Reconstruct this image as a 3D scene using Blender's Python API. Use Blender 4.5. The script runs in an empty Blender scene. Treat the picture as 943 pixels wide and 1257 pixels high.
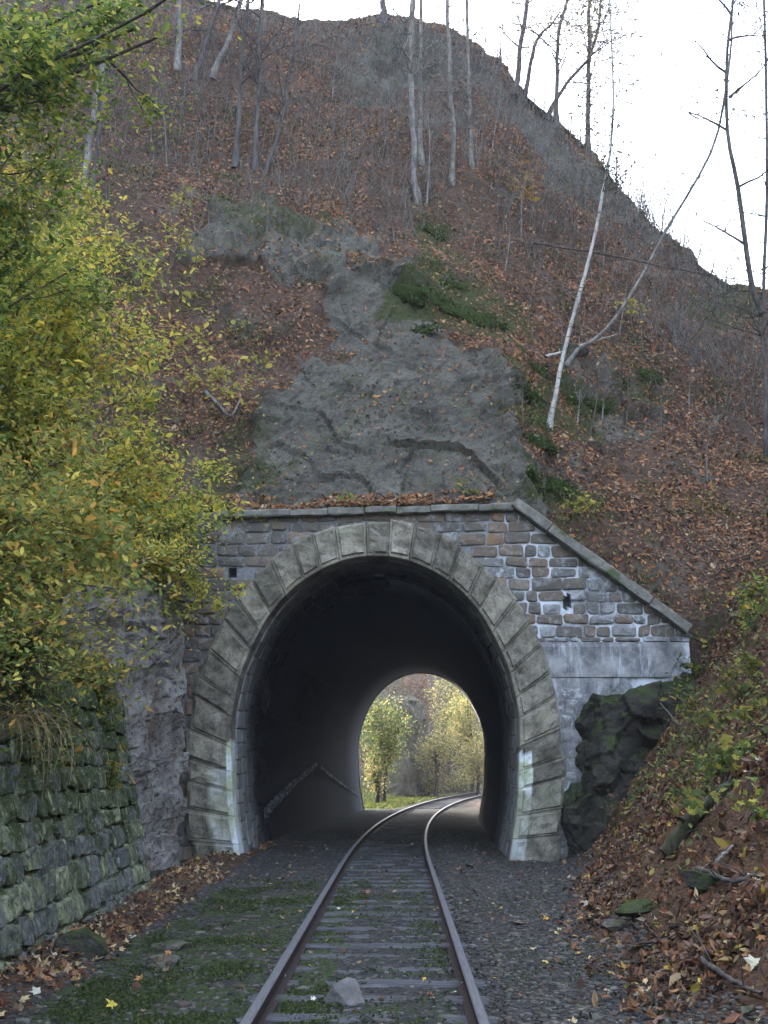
import bpy, math, random
import numpy as np
from mathutils import Vector, noise as mnoise
from mathutils.bvhtree import BVHTree
random.seed(7); RNG = np.random.default_rng(11)
S = bpy.context.scene; COL = S.collection
R = math.radians
# ------------------------------------------------------------------ camera, sky, sun, exposure
CAM_H, PITCH, FPX, W0, H0 = 1.54, R(14.2), 1250.0, 943.0, 1257.0
cd = bpy.data.cameras.new('camera'); cam = bpy.data.objects.new('camera', cd); COL.objects.link(cam)
cam.location = (0, 0, CAM_H); cam.rotation_euler = (R(90) + PITCH, 0, 0)
cd.sensor_fit = 'VERTICAL'; cd.sensor_height = 36; cd.lens = 36 * FPX / H0; cd.clip_end = 2000; cd.clip_start = .05
S.camera = cam
SUN_EL, SUN_AZ = 24.0, -35.0        # azimuth clockwise from +Y (straight ahead): the sun stands behind the hill
w = bpy.data.worlds.new('World'); S.world = w; w.use_nodes = True
wn = w.node_tree.nodes; wl = w.node_tree.links
sky = wn.new('ShaderNodeTexSky'); sky.sky_type = 'NISHITA'; sky.sun_disc = False
sky.sun_elevation = R(SUN_EL); sky.sun_rotation = R(SUN_AZ); sky.air_density = 1.0; sky.dust_density = 4.0; sky.ozone_density = 1.0
bgn = wn['Background']; bgn.inputs['Strength'].default_value = 0.15
thin = wn.new('ShaderNodeHueSaturation'); thin.inputs['Saturation'].default_value = .7      # a thin even cloud veil takes most of the blue out
wl.new(sky.outputs[0], thin.inputs['Color']); wl.new(thin.outputs[0], bgn.inputs['Color'])
sd = bpy.data.lights.new('sun', 'SUN'); sd.energy = 0.5; sd.angle = R(12); sd.color = (1, .94, .84)
sun = bpy.data.objects.new('sun', sd); COL.objects.link(sun)
sdir = Vector((math.sin(R(SUN_AZ)) * math.cos(R(SUN_EL)), math.cos(R(SUN_AZ)) * math.cos(R(SUN_EL)), math.sin(R(SUN_EL))))
sun.rotation_euler = (-sdir).to_track_quat('-Z', 'Y').to_euler()
S.view_settings.view_transform = 'Standard'; S.view_settings.look = 'None'; S.view_settings.gamma = 1
S.view_settings.exposure = 3.45
S.cycles.max_bounces = 6; S.cycles.diffuse_bounces = 3; S.cycles.transparent_max_bounces = 8
S.cycles.volume_bounces = 0; S.cycles.volume_step_rate = 4

HAZE = .0007
# ------------------------------------------------------------------ helpers
CT, ST = math.cos(PITCH), math.sin(PITCH)
def P(px, py, Y):
    """the point of the vertical plane y = Y that the photograph shows at pixel px, py"""
    u, v = (px - W0 / 2) / FPX, (py - H0 / 2) / FPX
    dy, dz = CT + v * ST, ST - v * CT
    D = Y / dy
    return Vector((u * D, Y, CAM_H + dz * D))
def G(px, py, z=-.15):
    """the point of the level z that the photograph shows at px, py"""
    u, v = (px - W0 / 2) / FPX, (py - H0 / 2) / FPX
    dy, dz = CT + v * ST, ST - v * CT
    D = (z - CAM_H) / dz
    return Vector((u * D, dy * D, z))
def pix(V):
    V = np.asarray(V, float); y = V[:, 1]; z = V[:, 2] - CAM_H
    D = y * CT + z * ST; D = np.where(D < .01, .01, D)
    return W0 / 2 + FPX * V[:, 0] / D, H0 / 2 - FPX * (z * CT - y * ST) / D
def sstep(a, b, x):
    t = np.clip((np.asarray(x, float) - a) / (b - a), 0, 1); return t * t * (3 - 2 * t)
def _hash(i, j, k, seed):
    h = (i.astype(np.int64) * 374761393 + j.astype(np.int64) * 668265263 + k.astype(np.int64) * 1274126177 + seed * 144665) & 0xffffffff
    h = ((h ^ (h >> 13)) * 1274126177) & 0xffffffff
    h = ((h ^ (h >> 15)) * 668265263) & 0xffffffff
    return ((h ^ (h >> 16)) & 0xffffff) / float(0xffffff)
def vnoise(X, Y, Z, seed=0):
    X, Y, Z = np.broadcast_arrays(np.asarray(X, float), np.asarray(Y, float), np.asarray(Z, float))
    i, j, k = np.floor(X), np.floor(Y), np.floor(Z)
    fx, fy, fz = X - i, Y - j, Z - k
    fx, fy, fz = [f * f * f * (f * (f * 6 - 15) + 10) for f in (fx, fy, fz)]
    r = 0
    for a in (0, 1):
        for b in (0, 1):
            for c in (0, 1):
                r = r + (fx if a else 1 - fx) * (fy if b else 1 - fy) * (fz if c else 1 - fz) * _hash(i + a, j + b, k + c, seed)
    return r * 2 - 1
def fbm(X, Y, Z, f=1., o=4, seed=0, g=.5):
    r = 0; a = 1.; t = 0
    for q in range(o):
        r = r + a * vnoise(np.asarray(X) * f, np.asarray(Y) * f, np.asarray(Z) * f, seed + q); t += a; a *= g; f *= 2.03
    return r / t
def ridged(X, Y, Z, f=1., o=4, seed=0):
    r = 0; a = 1.; t = 0
    for q in range(o):
        r = r + a * (1 - np.abs(vnoise(np.asarray(X) * f, np.asarray(Y) * f, np.asarray(Z) * f, seed + q))); t += a; a *= .5; f *= 2.1
    return r / t
def mkmesh(name, V, F, mats=(), midx=None, attrs=None, col=None, smooth=False):
    """V: n x 3; F: m x k array (one polygon size) or a list of such arrays"""
    V = np.asarray(V, np.float32); Fs = F if isinstance(F, list) else [F]
    Fs = [np.asarray(f, np.int32) for f in Fs if len(f)]
    me = bpy.data.meshes.new(name)
    me.vertices.add(len(V)); me.vertices.foreach_set('co', V.ravel())
    nl = sum(f.size for f in Fs); npoly = sum(len(f) for f in Fs)
    me.loops.add(nl); me.loops.foreach_set('vertex_index', np.concatenate([f.ravel() for f in Fs]))
    me.polygons.add(npoly)
    tot = np.concatenate([np.full(len(f), f.shape[1], np.int32) for f in Fs])
    me.polygons.foreach_set('loop_start', np.concatenate([[0], np.cumsum(tot)[:-1]]).astype(np.int32))
    me.update(calc_edges=True)
    for m in mats: me.materials.append(m)
    if midx is not None: me.polygons.foreach_set('material_index', np.asarray(midx, np.int32))
    me.polygons.foreach_set('use_smooth', np.full(npoly, bool(smooth)))
    for k, a in (attrs or {}).items():
        at = me.attributes.new(k, 'FLOAT', 'POINT'); at.data.foreach_set('value', np.asarray(a, np.float32))
    if col is not None:
        at = me.color_attributes.new('col', 'FLOAT_COLOR', 'POINT')
        c = np.ones((len(V), 4), np.float32); c[:, :3] = col; at.data.foreach_set('color', c.ravel())
    me.validate(); me.update()
    return me
def link(name, me, parent=None):
    o = bpy.data.objects.new(name, me); COL.objects.link(o)
    if parent: o.parent = parent
    return o
def tag(o, label=None, cat=None, group=None, kind=None):
    if label: o['label'] = label
    if cat: o['category'] = cat
    if group: o['group'] = group
    if kind: o['kind'] = kind
    return o
def empty(name, loc=(0, 0, 0), label=None, cat=None, group=None):
    o = bpy.data.objects.new(name, None); COL.objects.link(o); o.location = loc
    o.empty_display_size = .2
    bpy.context.view_layer.update()
    return tag(o, label, cat, group)
def keep(o, par):
    """parent without moving: meshes are written in world coordinates"""
    o.parent = par; o.matrix_parent_inverse = par.matrix_world.inverted(); return o
def origin_to(o, p):
    """puts the origin of a world-coordinate mesh at p"""
    me = o.data; n = len(me.vertices); c = np.empty(n * 3, np.float32); me.vertices.foreach_get('co', c)
    c = c.reshape(-1, 3) - np.asarray(p, np.float32); me.vertices.foreach_set('co', c.ravel()); me.update(); o.location = p
    return o
def gridfaces(nu, nv):
    a = np.arange(nu * nv).reshape(nu, nv)
    return np.stack([a[:-1, :-1], a[1:, :-1], a[1:, 1:], a[:-1, 1:]], -1).reshape(-1, 4)
def tube(pts, rad, n=6, cap=True):
    """tapered tube through pts; returns V, F(quads)"""
    pts = [Vector(p) for p in pts]; V = []; N = len(pts); up = None
    for i, p in enumerate(pts):
        t = (pts[min(i + 1, N - 1)] - pts[max(i - 1, 0)]).normalized()
        if up is None: up = t.orthogonal().normalized()
        up = (up - t * up.dot(t)).normalized(); b = t.cross(up)
        for k in range(n):
            a = 2 * math.pi * k / n; V.append(p + (up * math.cos(a) + b * math.sin(a)) * rad[i])
    F = [(i * n + k, i * n + (k + 1) % n, (i + 1) * n + (k + 1) % n, (i + 1) * n + k) for i in range(N - 1) for k in range(n)]
    return np.array([tuple(v) for v in V]), np.array(F, np.int32)
class Soup:
    def __init__(s): s.V = []; s.F = []; s.n = 0; s.C = []; s.M = []
    def add(s, V, F, col=None, mi=0):
        V = np.asarray(V, float); F = np.asarray(F, np.int32)
        s.V.append(V); s.F.append(F + s.n); s.n += len(V)
        if col is not None: s.C.append(np.broadcast_to(np.asarray(col, float), V.shape))
        s.M.append(np.full(len(F), mi))
    def mesh(s, name, mats, smooth=False):
        return mkmesh(name, np.concatenate(s.V), s.F, mats, np.concatenate(s.M), col=np.concatenate(s.C) if s.C else None, smooth=smooth)
def smoothline(pts, n):
    """Catmull-Rom through pts, n points"""
    p = np.array([tuple(q) for q in pts], float); p = np.vstack([2 * p[0] - p[1], p, 2 * p[-1] - p[-2]])
    out = []
    for t in np.linspace(0, len(p) - 3 - 1e-6, n):
        i = int(t); f = t - i; a, b, c, d = p[i:i + 4]
        out.append(.5 * ((2 * b) + (c - a) * f + (2 * a - 5 * b + 4 * c - d) * f * f + (3 * b - a - 3 * c + d) * f ** 3))
    return np.array(out)
def arclen(p, n):
    p = np.asarray(p); s = np.concatenate([[0], np.cumsum(np.linalg.norm(np.diff(p, axis=0), axis=1))])
    t = np.linspace(0, s[-1], n); return np.stack([np.interp(t, s, p[:, i]) for i in range(p.shape[1])], 1)

# ------------------------------------------------------------------ materials
class NT:
    def __init__(s, name):
        s.m = bpy.data.materials.new(name); s.m.use_nodes = True; s.t = s.m.node_tree; s.b = s.t.nodes['Principled BSDF']
        s.out = s.t.nodes['Material Output']; s.b.inputs['Specular IOR Level'].default_value = .25
        s.pos = s.n('ShaderNodeNewGeometry').outputs['Position']
    def n(s, k, **a):
        x = s.t.nodes.new(k)
        for q, v in a.items(): setattr(x, q, v)
        return x
    def put(s, v, sock):
        if isinstance(v, bpy.types.NodeSocket): s.t.links.new(v, sock)
        elif isinstance(v, (tuple, list)) and len(v) == 3 and sock.type == 'RGBA': sock.default_value = (*v, 1)
        else: sock.default_value = v
    def noise(s, scale, detail=5, rough=.6, vec=None, stretch=None, out=0):
        x = s.n('ShaderNodeTexNoise'); x.inputs['Scale'].default_value = scale; x.inputs['Detail'].default_value = detail; x.inputs['Roughness'].default_value = rough
        v = vec or s.pos
        if stretch:
            m = s.n('ShaderNodeMapping'); s.put(v, m.inputs['Vector']); m.inputs['Scale'].default_value = stretch; v = m.outputs[0]
        s.put(v, x.inputs['Vector']); return x.outputs[out]
    def vor(s, scale, feature='F1', out='Distance', stretch=None):
        x = s.n('ShaderNodeTexVoronoi', feature=feature); x.inputs['Scale'].default_value = scale
        v = s.pos
        if stretch:
            m = s.n('ShaderNodeMapping'); s.put(v, m.inputs['Vector']); m.inputs['Scale'].default_value = stretch; v = m.outputs[0]
        s.put(v, x.inputs['Vector']); return x.outputs[out]
    def ramp(s, fac, stops):
        x = s.n('ShaderNodeValToRGB'); e = x.color_ramp.elements
        while len(e) < len(stops): e.new(.5)
        for q, (p, c) in zip(e, stops): q.position = p; q.color = (*c, 1) if len(c) == 3 else c
        s.put(fac, x.inputs[0]); return x.outputs[0]
    def step(s, v, a, b):
        x = s.n('ShaderNodeMapRange'); x.interpolation_type = 'SMOOTHSTEP'; s.put(v, x.inputs[0]); x.inputs[1].default_value = a; x.inputs[2].default_value = b
        return x.outputs[0]
    def math(s, op, a, b=0):
        x = s.n('ShaderNodeMath', operation=op); s.put(a, x.inputs[0]); s.put(b, x.inputs[1]); return x.outputs[0]
    def mix(s, f, a, b, mode='MIX'):
        x = s.n('ShaderNodeMix', data_type='RGBA', blend_type=mode); s.put(f, x.inputs[0]); s.put(a, x.inputs[6]); s.put(b, x.inputs[7]); return x.outputs[2]
    def attr(s, name, out='Fac'): return s.n('ShaderNodeAttribute', attribute_name=name).outputs[out]
    def bump(s, h, strength=.4, dist=.03, normal=None):
        x = s.n('ShaderNodeBump'); x.inputs['Strength'].default_value = strength; x.inputs['Distance'].default_value = dist; s.put(h, x.inputs['Height'])
        if normal: s.put(normal, x.inputs['Normal'])
        return x.outputs[0]
    def rnd(s): return s.n('ShaderNodeObjectInfo').outputs['Random']
    def sep(s, v=None):
        x = s.n('ShaderNodeSeparateXYZ'); s.put(v or s.pos, x.inputs[0]); return x.outputs
    def done(s, color, rough=.9, normal=None, spec=None):
        s.put(color, s.b.inputs['Base Color']); s.put(rough, s.b.inputs['Roughness'])
        if normal: s.put(normal, s.b.inputs['Normal'])
        if spec is not None: s.b.inputs['Specular IOR Level'].default_value = spec
        return s.m
def m_voussoir():
    t = NT('dressed_voussoir_stone'); a = t.noise(3.2, 6, .65); b = t.noise(26, 5, .7)
    c = t.ramp(a, [(.36, (.115, .1, .078)), (.5, (.235, .21, .165)), (.64, (.34, .31, .245))])
    c = t.mix(t.step(b, .52, .68), c, (.075, .077, .075))
    c = t.mix(t.math('MULTIPLY', t.step(t.noise(1.3, 4, .6), .54, .68), .45), c, (.16, .18, .11))
    rv = t.math('ADD', t.math('MULTIPLY', t.rnd(), .62), .6)
    hs = t.n('ShaderNodeHueSaturation'); t.put(rv, hs.inputs['Value']); t.put(c, hs.inputs['Color'])
    c = hs.outputs[0]
    c = t.mix(t.math('MULTIPLY', t.step(t.noise(2.6, 6, .75, stretch=(2.5, 2.5, .5)), .54, .66), .4), c, (.07, .064, .054))
    c = t.mix(t.math('MULTIPLY', t.step(t.noise(1.5, 5, .7), .56, .66), .5), c, (.26, .235, .16))
    p = t.math('MULTIPLY', t.attr('paint'), t.step(t.noise(7, 5, .7), .3, .42))
    c = t.mix(t.math('MULTIPLY', p, .95), c, t.mix(t.step(t.noise(2, 4), .4, .6), (.72, .76, .78), (.46, .5, .34)))
    return t.done(c, .92, t.bump(t.math('ADD', b, a), .7, .03))
def m_rubble(name, stops, white=0., dark=.5):
    t = NT(name); a = t.noise(7, 6, .65)
    base = t.ramp(t.rnd(), stops)
    c = t.mix(t.step(a, .4, .75), base, (.11, .105, .1))
    c = t.mix(t.math('MULTIPLY', t.step(t.noise(30, 4, .7), .55, .7), dark), c, (.035, .034, .036))
    if white:
        c = t.mix(t.math('MULTIPLY', t.step(t.noise(5, 5, .7), .5, .66), white), c, (.5, .52, .56))
    return t.done(c, .93, t.bump(t.noise(24, 5, .7), .7, .025))
def m_mortar():
    t = NT('lime_mortar'); a = t.noise(2.2, 5, .7); b = t.noise(20, 5, .7)
    c = t.ramp(b, [(.3, (.13, .13, .135)), (.7, (.27, .27, .28))])
    x, y, z = t.sep()
    # chalky lime bloom washed out of the right wing wall
    w1 = t.math('MULTIPLY', t.step(x, 1.6, 3.2), t.step(t.noise(1.1, 4, .7), .38, .54))
    c = t.mix(w1, c, (.62, .65, .7))
    return t.done(c, .95, t.bump(b, .6, .02))
def m_plaster():
    t = NT('weathered_render'); a = t.noise(2.5, 6, .7); st = t.noise(3, 5, .7, stretch=(3, 3, .35))
    c = t.ramp(a, [(.36, (.1, .1, .105)), (.5, (.215, .212, .215)), (.64, (.34, .335, .33))])
    c = t.mix(t.math('MULTIPLY', t.step(st, .54, .68), .7), c, (.5, .53, .57))
    c = t.mix(t.math('MULTIPLY', t.step(t.noise(4, 5, .7, stretch=(4, 4, .5)), .55, .7), .6), c, (.09, .09, .1))
    return t.done(c, .93, t.bump(t.noise(25, 5, .7), .5, .02))
def m_cop():
    t = NT('coping_stone'); a = t.noise(6, 6, .7)
    c = t.ramp(a, [(.3, (.1, .095, .08)), (.55, (.2, .19, .165)), (.75, (.29, .275, .24))])
    c = t.mix(t.math('MULTIPLY', t.step(t.noise(2.2, 4), .52, .66), .8), c, (.06, .085, .025))
    return t.done(c, .93, t.bump(t.noise(22, 5, .7), .6, .025))
def m_soot_shade():
    t = NT('sooty_shaded_lining'); a = t.noise(4, 6, .7)
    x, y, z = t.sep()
    soot_shade = t.step(t.math('ADD', y, t.math('MULTIPLY', t.noise(1.2, 4), 3)), 23, 27.)  # soot with the unlit interior's darkness painted in, growing with depth
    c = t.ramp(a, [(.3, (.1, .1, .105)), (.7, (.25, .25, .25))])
    c = t.mix(soot_shade, c, t.ramp(a, [(.3, (.004, .003, .006)), (.7, (.012, .01, .017))]))
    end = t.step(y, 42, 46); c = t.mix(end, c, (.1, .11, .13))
    br = t.n('ShaderNodeTexBrick'); br.inputs['Scale'].default_value = 1.6
    cx = t.n('ShaderNodeCombineXYZ'); t.put(y, cx.inputs[0]); t.put(z, cx.inputs[1]); t.put(cx.outputs[0], br.inputs['Vector'])
    return t.done(c, .95, t.bump(t.math('ADD', t.math('MULTIPLY', br.outputs['Fac'], -.6), a), .7, .03))
def m_block():
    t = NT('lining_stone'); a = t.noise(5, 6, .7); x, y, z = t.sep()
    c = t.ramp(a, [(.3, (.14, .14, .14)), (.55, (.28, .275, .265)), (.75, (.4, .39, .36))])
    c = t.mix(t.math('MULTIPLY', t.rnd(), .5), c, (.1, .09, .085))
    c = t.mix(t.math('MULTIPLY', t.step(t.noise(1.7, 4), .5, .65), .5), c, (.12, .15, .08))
    soot_shade = t.step(t.math('ADD', t.math('ADD', y, t.math('MULTIPLY', z, .3)), t.math('MULTIPLY', t.noise(1.5, 4), 1.6)), 22.6, 25.)  # soot and painted shade together: blocks blacken inward and upward
    c = t.mix(soot_shade, c, (.01, .008, .013))
    return t.done(c, .93, t.bump(t.noise(20, 5, .7), .6, .03))
def m_paint():
    t = NT('old_white_paint'); n = t.noise(9, 6, .75)
    c = t.mix(t.step(n, .47, .6), (.012, .011, .015), (.34, .36, .4)); return t.done(c, .9, t.bump(n, .4, .01))
def rockcol(t, blue=1.):
    a = t.noise(.9, 7, .68); b = t.noise(5, 6, .7)
    c = t.ramp(a, [(.33, (.066, .06, .05)), (.46, (.122, .113, .094)), (.56, (.152, .142, .118)), (.7, (.21, .192, .155))])
    c = t.mix(t.math('MULTIPLY', t.step(b, .5, .62), .65), c, (.06, .057, .054))
    c = t.mix(t.math('MULTIPLY', t.step(t.noise(17, 5, .75), .53, .62), .6), c, (.04, .038, .036))
    c = t.mix(t.math('MULTIPLY', t.step(t.noise(11, 5, .75), .58, .64), .4), c, (.22, .21, .18))
    wv = t.n('ShaderNodeVectorMath', operation='ADD'); t.put(t.pos, wv.inputs[0]); t.put(t.noise(1.3, 4, .7, out=1), wv.inputs[1])
    vo = t.n('ShaderNodeTexVoronoi', feature='DISTANCE_TO_EDGE'); vo.inputs['Scale'].default_value = .85; t.put(wv.outputs[0], vo.inputs['Vector'])
    c = t.mix(t.math('MULTIPLY', t.step(vo.outputs[0], .022, .0), t.step(t.noise(.8, 3), .42, .6)), c, (.025, .024, .022))
    c = t.mix(t.math('MULTIPLY', t.step(t.noise(1.9, 6, .7), .52, .66), .45), c, (.12, .125, .07))
    c = t.mix(t.math('MULTIPLY', t.step(t.noise(2.7, 6, .7, stretch=(1.6, 1.6, .5)), .56, .66), .5), c, (.17, .115, .07))
    return c
def m_hill():
    t = NT('leafy_hillside'); rock = rockcol(t); n1 = t.noise(.7, 6, .7); n2 = t.noise(9, 6, .75)
    lit = t.ramp(n2, [(.28, (.028, .018, .013)), (.45, (.08, .052, .038)), (.58, (.135, .085, .06)), (.75, (.2, .14, .1))])
    lit = t.mix(t.math('MULTIPLY', t.step(n1, .5, .62), .7), lit, (.05, .042, .03))
    lit = t.mix(t.math('MULTIPLY', t.step(t.noise(.45, 7, .75), .55, .62), .6), lit, (.15, .135, .11))
    moss = t.ramp(n2, [(.3, (.028, .034, .012)), (.7, (.1, .11, .04))])
    rm = t.attr('rock'); k = t.math('ADD', rm, t.math('MULTIPLY', t.math('SUBTRACT', t.noise(1.6, 8, .8), .5), 2.1))
    k = t.math('ADD', k, t.math('MULTIPLY', t.math('SUBTRACT', t.noise(9, 4, .8), .5), .5))
    c = t.mix(t.step(k, .4, .58), lit, rock)
    mm = t.math('ADD', t.attr('moss'), t.math('MULTIPLY', t.math('SUBTRACT', t.noise(2.1, 8, .8), .5), 2.6))
    c = t.mix(t.math('MULTIPLY', t.step(mm, .4, .7), .85), c, moss)
    h = t.math('ADD', t.noise(6, 7, .75), t.math('MULTIPLY', t.noise(26, 4, .7), .4))
    return t.done(c, .95, t.bump(h, .9, .12), .1)
def m_rock(name, moss=.4, tint=None):
    t = NT(name); c = rockcol(t)
    if tint: c = t.mix(1.0, c, tint, 'MULTIPLY')
    g = t.n('ShaderNodeNewGeometry'); nz = t.sep(g.outputs['Normal'])[2]
    mm = t.math('ADD', t.noise(2.4, 6, .7), t.math('MULTIPLY', nz, .18))
    c = t.mix(t.math('MULTIPLY', t.step(mm, .66 - moss * .3, .82 - moss * .3), .85), c, t.ramp(t.noise(14, 5, .7), [(.3, (.018, .028, .008)), (.7, (.075, .1, .028))]))
    return t.done(c, .93, t.bump(t.math('ADD', t.noise(5, 7, .75), t.math('MULTIPLY', t.noise(30, 4), .4)), .9, .07), .15)
def m_ground():
    t = NT('trackside_ground'); n = t.noise(14, 6, .75)
    bal = t.ramp(n, [(.3, (.02, .019, .02)), (.55, (.062, .06, .058)), (.75, (.12, .115, .11))])
    lit = t.ramp(n, [(.28, (.025, .016, .012)), (.5, (.09, .05, .03)), (.75, (.2, .12, .065))])
    moss = t.ramp(n, [(.3, (.02, .032, .01)), (.7, (.07, .1, .028))])
    k = t.math('ADD', t.attr('litter'), t.math('MULTIPLY', t.math('SUBTRACT', t.noise(2.2, 6, .7), .5), 1.2))
    c = t.mix(t.step(k, .38, .62), bal, lit)
    mm = t.math('ADD', t.attr('moss'), t.math('MULTIPLY', t.math('SUBTRACT', t.noise(2.7, 6, .7), .5), 1.5))
    c = t.mix(t.math('MULTIPLY', t.step(mm, .42, .66), .85), c, moss)
    return t.done(c, .95, t.bump(t.math('ADD', t.noise(20, 6, .75), t.vor(28)), .9, .04), .15)
def m_leaf(name='leaf', trans=.35, rough=.6):
    t = NT(name); c = t.attr('col', 'Color')
    t.put(c, t.b.inputs['Base Color']); t.b.inputs['Roughness'].default_value = rough
    tr = t.n('ShaderNodeBsdfTranslucent'); t.put(c, tr.inputs['Color'])
    mx = t.n('ShaderNodeMixShader'); mx.inputs[0].default_value = trans
    t.t.links.new(t.b.outputs[0], mx.inputs[1]); t.t.links.new(tr.outputs[0], mx.inputs[2]); t.t.links.new(mx.outputs[0], t.out.inputs[0])
    return t.m
def m_bark(name, a, b, marks=None, sc=9):
    t = NT(name); n = t.noise(sc, 6, .7, stretch=(1, 1, .25))
    c = t.mix(t.step(n, .38, .64), a, b)
    if marks:
        c = t.mix(t.step(t.noise(7, 5, .7, stretch=(.5, .5, 3.5)), .56, .63), c, marks)
    return t.done(c, .9, t.bump(n, .6, .02))
def m_rail():
    t = NT('rusty_rail_steel'); n = t.noise(30, 5, .7)
    return t.done(t.ramp(n, [(.3, (.022, .016, .016)), (.7, (.06, .042, .036))]), .8, t.bump(n, .3, .004))
def m_railtop():
    t = NT('worn_rail_head'); n = t.noise(12, 5, .7, stretch=(4, .3, 1)); t.b.inputs['Metallic'].default_value = .5
    return t.done(t.ramp(n, [(.3, (.11, .11, .118)), (.7, (.22, .22, .235))]), .5)
def m_sleeper():
    t = NT('weathered_sleeper_wood'); n = t.noise(7, 6, .7, stretch=(.35, 5, 3))
    c = t.ramp(n, [(.36, (.025, .025, .028)), (.5, (.07, .07, .078)), (.64, (.125, .125, .135))])
    c = t.mix(t.math('MULTIPLY', t.step(t.noise(3.5, 6, .7), .53, .64), .8), c, (.045, .065, .02))
    return t.done(c, .88, t.bump(n, .8, .012))
def m_gravel():
    t = NT('ballast_stone'); c = t.attr('col', 'Color'); n = t.noise(40, 4, .7)
    return t.done(t.mix(t.step(n, .3, .8), t.mix(.4, c, (.02, .02, .02)), c), .92)
def m_moss():
    t = NT('moss_cushion'); n = t.noise(18, 6, .75)
    return t.done(t.ramp(n, [(.3, (.014, .024, .006)), (.55, (.045, .065, .016)), (.75, (.09, .12, .03))]), .95, t.bump(t.noise(60, 5, .8), 1., .03), .05)
def m_wallstone():
    t = NT('mossy_wall_stone'); n = t.noise(8, 6, .7)
    base = t.ramp(t.rnd(), [(0, (.13, .135, .115)), (.3, (.2, .205, .175)), (.5, (.23, .24, .2)), (.65, (.19, .21, .11)), (.82, (.3, .33, .16)), (1, (.38, .41, .22))])
    c = t.mix(t.step(n, .3, .72), base, (.07, .076, .08))
    x, y, z = t.sep()
    mm = t.math('ADD', t.noise(2.2, 8, .8), t.math('MULTIPLY', z, .07))
    c = t.mix(t.math('MULTIPLY', t.step(t.noise(13, 5, .75), .5, .6), .7), c, (.05, .052, .05))
    c = t.mix(t.math('MULTIPLY', t.step(mm, .52, .62), .9), c, t.ramp(t.noise(16, 5, .7), [(.3, (.016, .026, .007)), (.7, (.07, .095, .025))]))
    c = t.mix(t.math('MULTIPLY', t.step(t.noise(17, 5, .7), .56, .66), .7), c, (.34, .37, .36))
    c = t.mix(t.math('MULTIPLY', t.step(t.noise(5, 5, .7, stretch=(1, 1.2, .7)), .6, .65), .75), c, (.4, .44, .2))
    return t.done(c, .93, t.bump(t.noise(22, 6, .75), .8, .03))
def m_cliff():
    t = NT('streaked_grey_rock'); a = t.noise(1.1, 7, .7); b = t.noise(9, 6, .72); st = t.noise(2.4, 6, .7, stretch=(1.5, 1.5, .3))
    c = t.ramp(t.math('ADD', t.math('MULTIPLY', a, .6), t.math('MULTIPLY', st, .4)), [(.36, (.13, .115, .1)), (.46, (.27, .245, .22)), (.54, (.37, .345, .32)), (.64, (.48, .46, .44))])
    c = t.mix(t.math('MULTIPLY', t.step(b, .52, .62), .8), c, (.06, .054, .048))
    c = t.mix(t.math('MULTIPLY', t.step(t.noise(1.6, 5, .7, stretch=(1, 1, .4)), .54, .66), .7), c, (.19, .125, .07))
    c = t.mix(t.math('MULTIPLY', t.step(t.noise(2.1, 6, .7), .58, .68), .6), c, (.07, .085, .035))
    return t.done(c, .93, t.bump(t.math('ADD', t.noise(6, 7, .78), b), 1., .08), .15)
M = dict(vous=m_voussoir(), mortar=m_mortar(), plaster=m_plaster(), cop=m_cop(), soot_shade=m_soot_shade(), block=m_block(), paint=m_paint(), hill=m_hill(),
         ground=m_ground(), leaf=m_leaf('autumn_leaf', .48), dry=m_leaf('dry_leaf', .12, .75), rail=m_rail(), railtop=m_railtop(), sleeper=m_sleeper(), gravel=m_gravel(),
         moss=m_moss(), wallstone=m_wallstone(), rock=m_rock('grey_rock', .15), cliff=m_cliff(), mossrock=m_rock('mossy_rock', .62, (.5, .5, .52)), farrock=m_rock('far_rock', .3), darkrock=m_rock('dark_outcrop_rock', .35, (.36, .35, .35)),
         stone=m_rubble('brown_rubble_stone', [(0, (.1, .09, .08)), (.3, (.17, .15, .125)), (.55, (.14, .115, .09)), (.78, (.21, .155, .11)), (.9, (.27, .16, .09)), (1, (.24, .22, .19))], .35),
         whitestone=m_rubble('limewashed_rubble_stone', [(0, (.14, .135, .13)), (.5, (.22, .215, .21)), (1, (.34, .34, .345))], .8),
         birch=m_bark('birch_bark', (.26, .245, .22), (.5, .48, .44), (.05, .045, .042)), bark=m_bark('dark_bark', (.05, .044, .04), (.12, .108, .1)),
         greybark=m_bark('grey_bark', (.1, .094, .085), (.25, .235, .21), (.055, .05, .045)), log=m_bark('mossy_log_bark', (.03, .03, .018), (.09, .08, .05), (.05, .07, .02), 14),
         twig=m_bark('twig_bark', (.07, .055, .045), (.14, .11, .09)))

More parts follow.
